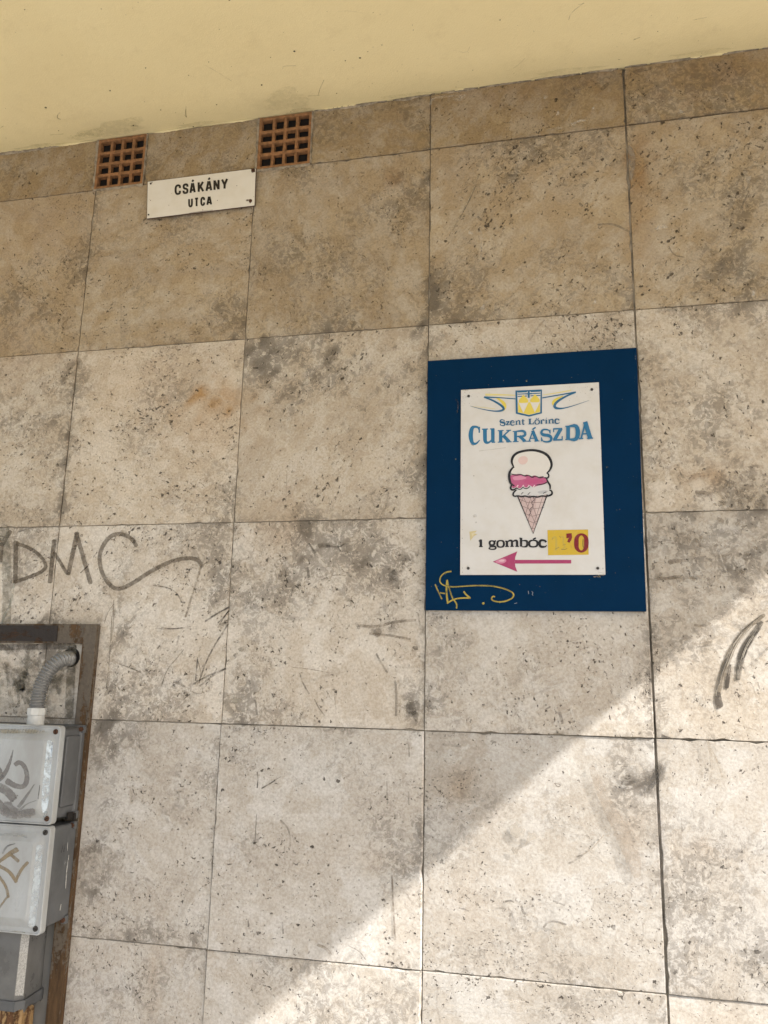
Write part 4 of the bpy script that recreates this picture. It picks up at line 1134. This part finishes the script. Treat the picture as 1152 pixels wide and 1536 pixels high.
f.poly([(442, 640), (520, 640), (606, 655), (610, 680), (585, 690), (560, 694), (545, 702), (530, 690), (515, 704), (500, 694), (484, 706), (468, 698), (452, 706), (446, 690), (440, 668)], pk, 1, 1)
f.poly([(450, 650), (500, 646), (520, 660), (480, 668), (455, 668)], (0.56, .22, .33), 1, 1); f.poly([(500, 668), (560, 660), (600, 672), (560, 682), (510, 686)], (0.42, .075, .18), 1, 1)
for x in (470, 495, 520, 545):
    f.ribbon([(x, 700), (x + 7, 690)], 5, (0.66, .5, .53), 1, 0, soft=False)
f.poly([(452, 606), (450, 570), (470, 545), (510, 534), (550, 533), (590, 543), (618, 568), (627, 598), (618, 622), (606, 634), (616, 648), (602, 656), (585, 648), (570, 654), (552, 644), (535, 652), (518, 640), (500, 648), (484, 636), (464, 642), (442, 636), (446, 618)], wht, 1, 1)
f.poly([(474, 578), (484, 562), (506, 556), (521, 566), (520, 584), (506, 597), (486, 596)], (0.60, .45, .42), 1, 2)
out = lambda P, w, it=2: f.ribbon(P, [v * 1.25 for v in w] if isinstance(w, list) else w * 1.25, blk, 1, it, soft=False)
out([(458, 612), (444, 580), (462, 546), (510, 532), (560, 531), (610, 550), (632, 592), (622, 622), (608, 634)], [4, 9, 9, 8, 9, 10, 9, 7, 4])
out([(456, 606), (436, 632), (436, 660), (442, 684), (460, 694)], [5, 9, 9, 8, 4])
out([(446, 690), (440, 708), (456, 714), (470, 702)], [5, 7, 6, 3]); out([(470, 704), (486, 712), (500, 698)], 3); out([(500, 702), (516, 708), (530, 696)], 3)
out([(468, 712), (452, 728), (456, 742), (478, 738), (492, 744), (508, 738), (526, 746), (546, 740), (564, 746), (584, 738), (604, 742), (632, 734), (630, 716), (618, 712)], [4, 6, 6, 5, 5, 5, 5, 5, 5, 5, 5, 7, 6, 4])
out([(606, 634), (618, 644), (612, 660), (596, 656)], [4, 6, 5, 3]); out([(606, 660), (612, 676), (622, 690), (622, 708)], [4, 6, 7, 5])
out([(446, 640), (470, 646), (490, 640), (506, 650), (524, 644), (540, 656), (556, 648), (575, 658), (592, 652)], [2, 4, 2, 5, 2, 5, 2, 5, 3])
out([(560, 690), (590, 686), (610, 676)], 3); out([(490, 732), (500, 722)], 2); out([(520, 734), (532, 722)], 2); out([(590, 728), (605, 720)], 2)
o = f.build('ice_cream_picture', M['print'], panel); o['label'] = 'printed ice cream cone with white and pink scoops'
# specks, chipped corners
f = Film(Zm, .0002)
rg = random.Random(14)
for i in range(60):
    f.patch(rg.gauss(235, 12) if i % 3 else rg.uniform(225, 840), rg.uniform(262, 300) if i % 3 == 0 else rg.gauss(285, 30), rg.uniform(.6, 1.8), rg.uniform(.6, 1.4), (0.10, .06, .04), .8, i, 0, .4, 7)
for i in range(45):
    f.patch(rg.gauss(790, 45), 240 + abs(rg.gauss(0, 30)), rg.uniform(.6, 1.8), rg.uniform(.6, 1.4), (0.10, .06, .04), .8, i, 0, .4, 7)
for i in range(26):
    yy = rg.uniform(260, 1095)
    f.patch(rg.choice([221 + rg.uniform(0, 3), 845 + (yy - 230) * .034 - rg.uniform(0, 4)]), yy, rg.uniform(.8, 2), rg.uniform(1, 3), (0.14, .09, .06), .8, i, 0, .4, 7)
for (x, y, a) in [(275, 648, 3), (245, 1060, 4), (862, 1070, 5), (330, 795, 2), (425, 670, 2), (700, 1000, 2), (280, 830, 9), (285, 860, 5)]:
    f.patch(x, y, a, a, (0.35, .31, .25), .55, 3, 0, .4, 8)
for P, w in [([(262, 505), (275, 512)], 4), ([(300, 535), (420, 520)], 2), ([(245, 1095), (270, 1096)], 2), ([(225, 262), (250, 258)], 3), ([(840, 1085), (868, 1092)], 4)]:
    f.ribbon(P, w, (0.3, .24, .18), .5, 1)
f.build('specks', M['marks'], panel)['kind'] = 'stuff'
for fn, u, v in [((680, 565, 4.8), 110, 140), ((680, 565, 4.8), 997, 92), ((690, 730, 5.009), 62, 613), ((690, 730, 5.009), 1035, 613)]:
    p = at(fn[0] + u / fn[2], fn[1] + v / fn[2], YP)
    bm = bmesh.new(); cyl(bm, (p.x, YP - .0002, p.z), (p.x, YP - .0034, p.z), .0042, .0030, 14)
    link_bm('screw', bm, M['screw'], panel)

# ================================================================== steel frame with the junction boxes
def rusty(name, paint, rust, amount, zlo=None, zhi=None, streak=4.0):
    k = NT(name)
    p = k.pos()
    n1 = k.noise(k.vmath('MULTIPLY', p, (22, 22, 22 / streak)), 1.0, 8, 0.7)
    n2 = k.noise(p, 90, 6, 0.7)
    n3 = k.noise(k.vmath('MULTIPLY', p, (70, 70, 12)), 1.0, 6, 0.7)
    v = k.math('ADD', n1, k.math('MULTIPLY', k.math('SUBTRACT', n2, .5), .4))
    if zlo is not None:
        sp = k.n('ShaderNodeSeparateXYZ'); k.put(sp.inputs[0], p)
        v = k.math('ADD', v, k.step(sp.outputs[2], zlo, zhi, .075, 0.0))
    mask = k.step(v, amount - .03, amount + .04)
    rc = k.mix(k.step(n3, .3, .7), rust, tuple(c * .42 for c in rust))
    pc = k.mix(k.step(n2, .3, .7), paint, tuple(c * .72 for c in paint))
    k.color(k.mix(mask, pc, rc))
    k.rough(k.math('ADD', .5, k.math('MULTIPLY', mask, .35)))
    k.bump(k.math('ADD', n2, k.math('MULTIPLY', mask, -.6)), .0016)
    return k.mat
M['frame'] = rusty('peeling_grey_paint', (0.115, 0.093, 0.070), (0.105, 0.060, 0.028), .505, .95, 1.25)
M['frame_dark'] = rusty('dark_bitumen_rust', (0.028, 0.021, 0.017), (0.06, 0.033, 0.02), .55, streak=.4)
M['frame_side'] = rusty('rusty_flange', (0.11, 0.085, 0.065), (0.085, 0.042, 0.02), .46)
M['lid'] = None
def lid_mat():
    k = NT('pale_grey_lid')
    p = k.pos()
    n = k.noise(k.vmath('MULTIPLY', p, (10, 10, 4)), 1.0, 7, 0.65)
    n2 = k.noise(p, 130, 6, 0.7)
    n3 = k.noise(k.vmath('MULTIPLY', p, (60, 60, 8)), 1.0, 5, 0.6)
    c = k.mix(k.step(n, .3, .7), (0.37, 0.392, 0.405), (0.285, 0.29, 0.287))
    c = k.mix(k.step(n3, .55, .8, 0, .35), c, (0.28, 0.27, 0.24))
    c = k.mix(k.step(n2, .56, .72, 0, .35), c, (0.24, 0.23, 0.2))
    k.color(c); k.rough(k.step(n, .3, .7, .24, .42))
    k.b.inputs['Specular IOR Level'].default_value = 0.5
    k.bump(n2, .0004)
    return k.mat
M['lid'] = lid_mat()
M['base'] = plain('grey_casing', (0.085, 0.088, 0.092), 0.42, var=.18, scale=14, bump=.0004)
M['duct'] = plain('grey_duct', (0.11, 0.11, 0.108), 0.3, var=.2, scale=12, bump=.0004)
M['backplate'] = plain('grey_back_plate', (0.17, 0.165, 0.155), 0.6, var=.12, scale=8)
M['hose'] = plain('grey_hose', (0.20, 0.20, 0.198), 0.3, 0.35, var=.05, scale=50, bump=0)
M['nut'] = plain('white_nut', (0.55, 0.55, 0.53), 0.45, var=.1)
M['rust'] = rusty('rusty_pipe', (0.30, 0.19, 0.085), (0.105, 0.05, 0.022), .50)
M['strip'] = plain('speckled_strip', (0.30, 0.295, 0.28), 0.6, var=.35, scale=260)

FO, FI, FY = -1.3845, -1.4285, -.024
fr = empty('steel_frame', (-1.568, 0, .30), 'rusty grey flat steel frame fixed to the stone around the junction boxes', 'frame')
bm = bmesh.new(); box(bm, FI, FO, FY, -.0064, .30, 1.7615, .0015)
link_bm('side_bar', bm, M['frame'], fr)
bm = bmesh.new(); box(bm, -1.806, -1.764, FY, -.0064, .30, 1.7615, .0015)
link_bm('side_bar', bm, M['frame'], fr)
bm = bmesh.new(); box(bm, -1.7635, FI - .0005, FY + .0016, -.0064, 1.703, 1.7615, .0015)
tb = link_bm('top_bar', bm, M['frame'], fr)
bm = bmesh.new(); box(bm, -1.7635, FI - .0005, FY + .0016, -.0064, .30, .355, .0015)
link_bm('bottom_bar', bm, M['frame'], fr)
bm = bmesh.new(); box(bm, -1.76, at(86, 950, FY).x, FY - .0012, FY + .001, 1.708, 1.7565, .0006)
o = link_bm('rusted_strip', bm, M['frame_dark'], tb)
bm = bmesh.new(); box(bm, FI + .004, FO - .0004, -.0056, -.0028, .295, 1.757, .0003)
link_bm('wall_flange', bm, M['frame_side'], fr)
bm = bmesh.new(); box(bm, -1.7635, FI - .001, -.0072, -.0030, .357, 1.185, .0004)
link_bm('back_plate', bm, M['backplate'], fr)

def junction_box(z0, z1, label, recessed):
    x0, x1 = -1.8000, -1.3885
    t = empty('junction_box', ((x0 + x1) / 2, 0, z0), label, 'electrical box', 'stacked grey electrical junction boxes')
    yb = FY - .0006
    bm = bmesh.new()
    i = .0075
    if recessed:
        loft_rr(bm, [(x0 + .002, x1 - .002, z0 + .002, z1 - .002, .010, yb), (x0 + .002, x1 - .002, z0 + .002, z1 - .002, .010, yb - .012), (x0 + i, x1 - i, z0 + i, z1 - i, .012, yb - .018), (x0 + i + .003, x1 - i - .003, z0 + i + .003, z1 - i - .003, .012, -.1262)])
    else:
        loft_rr(bm, [(x0 + .003, x1 - .001, z0 + .014, z1 - .006, .008, yb), (x0 + .004, x1 - .003, z0 + .011, z1 - .006, .010, -.110), (x0 + .006, x1 - .006, z0 + .008, z1 - .008, .012, -.1262)])
    b = link_bm('casing', bm, M['base'], t)
    b.data.shade_smooth() if False else None
    if recessed:
        bm = bmesh.new()
        box(bm, x1 - i - .004, x1 - .0030, -.108, -.040, z0 + .040, z1 - .030, .006, 3)
        link_bm('side_panel', bm, M['base'], b)
    bm = bmesh.new()
    loft_rr(bm, [(x0, x1, z0, z1, .011, -.1275), (x0, x1, z0, z1, .011, -.1475), (x0 + .0012, x1 - .0012, z0 + .0012, z1 - .0012, .0105, -.1500), (x0 + .0036, x1 - .0036, z0 + .0036, z1 - .0036, .009, -.1502), (x0 + .0056, x1 - .0056, z0 + .0056, z1 - .0056, .008, -.1478),
                 (x0 + .0165, x1 - .0165, z0 + .0165, z1 - .0165, .020, -.1480), (x0 + .0195, x1 - .0195, z0 + .0195, z1 - .0195, .021, -.1492), (x0 + .041, x1 - .041, z0 + .041, z1 - .041, .014, -.1600), (x0 + .0435, x1 - .0435, z0 + .0435, z1 - .0435, .012, -.1604)])
    lid = link_bm('lid', bm, M['lid'], t)
    for sx in (x0 + .016, x1 - .0165):
        for sz in (z0 + .0165, z1 - .0165):
            bm = bmesh.new()
            cyl(bm, (sx, -.1470, sz), (sx, -.1502, sz), .0078, .0070, 16)
            s = link_bm('lid_screw', bm, M['rustscrew'] if recessed else M['screw'], lid)
            bm = bmesh.new(); box(bm, sx - .0055, sx + .0055, -.1508, -.1500, sz - .0010, sz + .0010)
            bmesh.ops.rotate(bm, verts=bm.verts[:], cent=(sx, 0, sz), matrix=Matrix.Rotation(.7 + sx * 40 + sz * 9, 3, 'Y'))
            link_bm('slot', bm, M['void'], lid)
    for sz, dz in ((z0 + .012, 1), (z1 - .014, -1)):
        bm = bmesh.new()
        box(bm, x1 - .010, x1 + .0035, yb - .016, yb - .0008, sz - .011, sz + .011, .003)
        lug = link_bm('fixing_lug', bm, M['base'], t)
        bm = bmesh.new(); cyl(bm, (x1 - .004, yb - .015, sz), (x1 - .004, yb - .022, sz), .0075, .0068, 6)
        link_bm('bolt', bm, M['rustscrew'], lug)
    return t, lid, b
def latch(t, z):
    bm = bmesh.new()
    box(bm, -1.3905, -1.3865, -.075, -.050, z - .010, z + .010, .002)
    box(bm, -1.3900, -1.3850, -.048, -.036, z - .016, z + .004, .002)
    link_bm('latch', bm, M['void'], t)
jb1, lid1, cs1 = junction_box(1.2005, 1.4660, 'upper pale grey electrical junction box with a grey marker scrawl on its lid', True)
jb2, lid2, cs2 = junction_box(0.9200, 1.1975, 'lower pale grey electrical junction box with a tan marker scrawl on its lid', False)

YL = -.1604
latch(jb1, 1.214)
gy = (0.20, 0.19, 0.185)
f = Film(zoomed(0, 1060, 6.4, on_plane(YL - .0005)), step=.0001)
for P, w, s in [([(148, 556), (186, 528), (236, 570), (264, 660), (250, 745), (205, 775), (130, 755), (70, 715)], [44, 44, 42, 44, 50, 46, 52, 60], .8), ([(126, 415), (95, 540), (40, 660), (-30, 720)], [8, 30, 46, 40], .75), ([(-40, 760), (60, 800), (130, 880)], 84, .7), ([(-20, 920), (40, 1010), (150, 1050)], [80, 100, 60], .75),
                ([(180, 960), (240, 880), (330, 745)], [36, 30, 8], .6), ([(180, 1040), (240, 1020), (320, 1010)], 72, .65), ([(200, 985), (260, 930), (350, 900)], [20, 12, 4], .5), ([(-60, 560), (0, 600), (10, 680)], 40, .7)]:
    f.ribbon(P, [v * 1.25 for v in w] if isinstance(w, list) else w * 1.25, gy, s)
f.patch(90, 985, 110, 70, gy, .6, 2, .5, .3); f.patch(255, 1040, 60, 40, gy, .6, 4, .2, .3)
f.build('marker_scrawl', M['paintfilm'], lid1)
f = Film(zoomed(0, 1060, 6.4, on_plane(YL - .0008)), step=.0001)
for x, y in ((170, 855), (124, 905), (152, 870)):
    f.patch(x, y, 5, 8, DARK, .9)
f.ribbon([(382, 755), (366, 885)], 9, DARK, .8, 0)
f.ribbon([(0, 235), (150, 235), (300, 235), (430, 235)], [50, 50, 46, 20], (0.23, .21, .16), .75, 1)  # shade of the lid's top slope, painted on as a dark band
for i in range(12):
    f.ribbon([(70 + i * 28, 255), (88 + i * 28, 212)], 5, (0.10, .09, .07), .5, 0)
f.build('grime_and_shade', M['marks'], lid1)['kind'] = 'stuff'
f = Film(zoomed(0, 1230, 5.02, on_plane(YL - .0005)), step=.0001)
tn = (0.27, 0.215, 0.14)
for P, w, s in [([(128, 222), (70, 255), (0, 310), (-40, 330)], [48, 44, 30, 30], .85), ([(75, 255), (138, 310)], 32, .85), ([(-10, 345), (70, 385), (122, 465)], 34, .85), ([(116, 462), (160, 370), (208, 320)], 30, .85), ([(-10, 420), (48, 500), (62, 582)], 28, .85), ([(60, 572), (10, 640), (-20, 680)], 20, .7)]:
    f.ribbon(P, w, tn, s)
f.build('marker_scrawl', M['paintfilm'], lid2)
f = Film(zoomed(0, 1230, 5.02, on_plane(YL - .0008)), step=.0001)
f.ribbon([(20, 250), (50, 195), (115, 178)], [16, 20, 6], (0.16, .16, .16), .7)
f.ribbon([(100, 120), (200, 118)], 14, (0.2, .19, .17), .3, 1); f.ribbon([(0, 108), (150, 106), (200, 130)], 22, (0.22, .24, .24), .4); f.ribbon([(90, 838), (160, 842), (190, 850)], 10, (0.2, .18, .1), .6)
f.build('grime_and_shade', M['marks'], lid2)['kind'] = 'stuff'
# pale, bluish film on the right-hand slope of both lids
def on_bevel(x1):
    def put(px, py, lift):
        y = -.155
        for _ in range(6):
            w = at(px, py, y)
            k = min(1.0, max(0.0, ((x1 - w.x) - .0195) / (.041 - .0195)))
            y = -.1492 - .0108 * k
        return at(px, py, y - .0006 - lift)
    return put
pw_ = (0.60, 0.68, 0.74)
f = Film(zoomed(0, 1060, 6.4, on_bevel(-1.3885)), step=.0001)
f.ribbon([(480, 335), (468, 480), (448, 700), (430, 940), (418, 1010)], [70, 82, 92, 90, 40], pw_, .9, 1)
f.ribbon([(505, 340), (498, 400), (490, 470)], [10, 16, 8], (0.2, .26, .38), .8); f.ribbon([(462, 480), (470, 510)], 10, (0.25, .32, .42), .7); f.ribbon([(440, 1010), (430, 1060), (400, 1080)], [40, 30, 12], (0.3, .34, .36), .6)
f.build('pale_slope', M['marks'], lid1)['kind'] = 'stuff'
f = Film(zoomed(0, 1230, 5.02, on_bevel(-1.3885)), step=.0001)
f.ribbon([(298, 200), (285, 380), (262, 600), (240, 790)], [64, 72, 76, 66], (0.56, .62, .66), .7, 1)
f.build('pale_slope', M['marks'], lid2)['kind'] = 'stuff'
# scratches on the lower casing's side
def on_side(u, v, lift):
    px, py = u / 5.02, 1230 + v / 5.02
    d = ray(px, py); k = (-1.3905 + .0016 + lift - CAM.x) / d.x
    return CAM + d * k
f = Film(on_side)
for P, w in [([(510, 170), (508, 230)], 5), ([(518, 265), (515, 300)], 6), ([(512, 300), (500, 400), (494, 515)], [6, 10, 6]), ([(490, 300), (488, 340)], 4), ([(460, 635), (452, 680)], 8)]:
    f.ribbon(P, w, (0.5, .5, .48), .85, 1)
for P, w in [([(475, 190), (462, 245)], 5), ([(490, 185), (480, 240)], 5)]:
    f.ribbon(P, w, (0.05, .05, .05), .7, 1)
f.build('side_scratches', M['marks'], cs2)['kind'] = 'stuff'

# ---- flexible conduit
t = empty('flexible_conduit', at(104, 990, 0), 'ribbed grey flexible conduit curving from the stone into the upper box', 'conduit')
path = chaikin([tuple(q) for q in (at(107, 987, .012), at(104, 988, -.012), at(94, 988, -.050), at(76, 1000, -.078), at(62, 1025, -.086), at(57, 1050, -.086), at(55.5, 1064, -.086))], 3)
def sweep(path, rfun, n=18, step=.0011):
    P = [Vector(p) for p in path]
    L = [0.0]
    for a, b in zip(P, P[1:]): L.append(L[-1] + (b - a).length)
    N = int(L[-1] / step)
    V, F = [], []
    k = 0
    up = Vector((0.3, 0.2, 1)).normalized()
    for i in range(N + 1):
        s = L[-1] * i / N
        while k < len(L) - 2 and L[k + 1] < s: k += 1
        w = (s - L[k]) / max(1e-9, L[k + 1] - L[k])
        c = P[k].lerp(P[k + 1], w)
        a = P[max(k - 1, 0)]; b = P[min(k + 2, len(P) - 1)]
        d = (b - a).normalized()
        u = d.cross(Vector((0.9, .1, .3))).normalized(); v = d.cross(u)
        r = rfun(s)
        for q in range(n):
            tt = 2 * math.pi * q / n
            V.append(c + u * (r * math.cos(tt)) + v * (r * math.sin(tt)))
    for i in range(N):
        for q in range(n):
            z = (q + 1) % n
            F.append((i * n + q, i * n + z, (i + 1) * n + z, (i + 1) * n + q))
    return V, F
V, F = sweep(path, lambda s: .0186 + .0046 * (0.5 + .5 * math.cos(2 * math.pi * s / .0086)) ** .7)
link_mesh('ribbed_hose', V, F, M['hose'], t, smooth=True)
cpt = at(55.5, 1064, -.086)
bm = bmesh.new()
cyl(bm, (cpt.x, -.086, cpt.z + .004), (cpt.x, -.086, cpt.z - .016), .0265, .0265, 8)
link_bm('gland_nut', bm, M['nut'], t)
bm = bmesh.new()
cyl(bm, (cpt.x, -.086, cpt.z - .0165), (cpt.x, -.086, 1.4590), .0235, .0245, 20)
link_bm('gland_neck', bm, M['nut'], t)
h0 = at(106, 986, -.0035)
bm = bmesh.new(); cyl(bm, (h0.x, -.0015, h0.z), (h0.x, -.0042, h0.z), .030, .028, 20)
link_bm('hole_ring', bm, M['void'], t)

# ---- duct and pipe under the boxes
xr1 = at(30, 1412, -.118).x; xr2 = at(44, 1412, -.100).x; xr3 = at(59, 1412, -.045).x
cx = -1.594
t = empty('cable_duct', (cx, -.07, .30), 'grey cable duct with a pale speckled strip running down from the lower box', 'cable duct')
prof = [(xr1, -.118), (xr2, -.100), (xr3, -.045), (xr3 - .003, -.0085)]
full = prof + [(2 * cx - x, y) for x, y in reversed(prof)]
zt = .934; zb = at(25, 1500, -.118).z
def extr(profile, z0, z1, name, mat, parent, jag=0.0, grow=0.0):
    rg = random.Random(5)
    n = len(profile)
    V = []
    for z in (z1, z0):
        for x, y in profile:
            gx = cx + (x - cx) * (1 + grow); gy = y * (1 + grow * .6)
            V.append((gx, gy, z + (rg.uniform(-jag, jag) if z == z0 else 0)))
    F = [(i, (i + 1) % n, n + (i + 1) % n, n + i) for i in range(n)] + [tuple(range(n))[::-1], tuple(range(n, 2 * n))]
    return link_mesh(name, V, F, mat, parent)
extr(full, zb - .012, zt, 'duct_body', M['duct'], t)
# strip lies on the chamfer
d1, d2 = Vector((xr1, -.118, 0)), Vector((xr2, -.100, 0))
nrm = Vector((-(d2 - d1).y, (d2 - d1).x, 0)); nrm = nrm.normalized() * (-1 if nrm.y > 0 else 1)
nrm = Vector((d2.y - d1.y, -(d2.x - d1.x), 0)).normalized()
q = [d1.lerp(d2, .06) + nrm * .0009, d1.lerp(d2, .94) + nrm * .0009]
link_mesh('pale_strip', [(q[0].x, q[0].y, zb + .010), (q[1].x, q[1].y, zb + .006), (q[1].x, q[1].y, zt - .002), (q[0].x, q[0].y, zt - .002),
                         (q[0].x - nrm.x * .0007, q[0].y - nrm.y * .0007, zb + .010), (q[1].x - nrm.x * .0007, q[1].y - nrm.y * .0007, zb + .006), (q[1].x - nrm.x * .0007, q[1].y - nrm.y * .0007, zt - .002), (q[0].x - nrm.x * .0007, q[0].y - nrm.y * .0007, zt - .002)],
          [(0, 1, 2, 3), (0, 4, 5, 1), (1, 5, 6, 2), (2, 6, 7, 3), (3, 7, 4, 0)], M['strip'], t)
dense = []
for i in range(len(full)):
    a, b = Vector((*full[i], 0)), Vector((*full[(i + 1) % len(full)], 0))
    for k in range(6):
        p = a.lerp(b, k / 6); dense.append((p.x, p.y))
extr(dense, zb - .030, zb - .004, 'torn_sleeve', M['base'], t, .006, .06)
bm = bmesh.new()
pp = [(cx + (x - cx) * .93, y * .93) for x, y in full]
A = [bm.verts.new((x, y, zb - .0185)) for x, y in pp]; B = [bm.verts.new((x, y, .30)) for x, y in pp]
for i in range(len(pp)):
    j = (i + 1) % len(pp); bm.faces.new((A[i], A[j], B[j], B[i]))
bm.faces.new(A); bm.faces.new(B[::-1])
bmesh.ops.bevel(bm, geom=[e for e in bm.edges if abs(e.verts[0].co.z - e.verts[1].co.z) > .1], offset=.012, segments=3, affect='EDGES')
link_bm('rusty_lower_duct', bm, M['rust'], t)
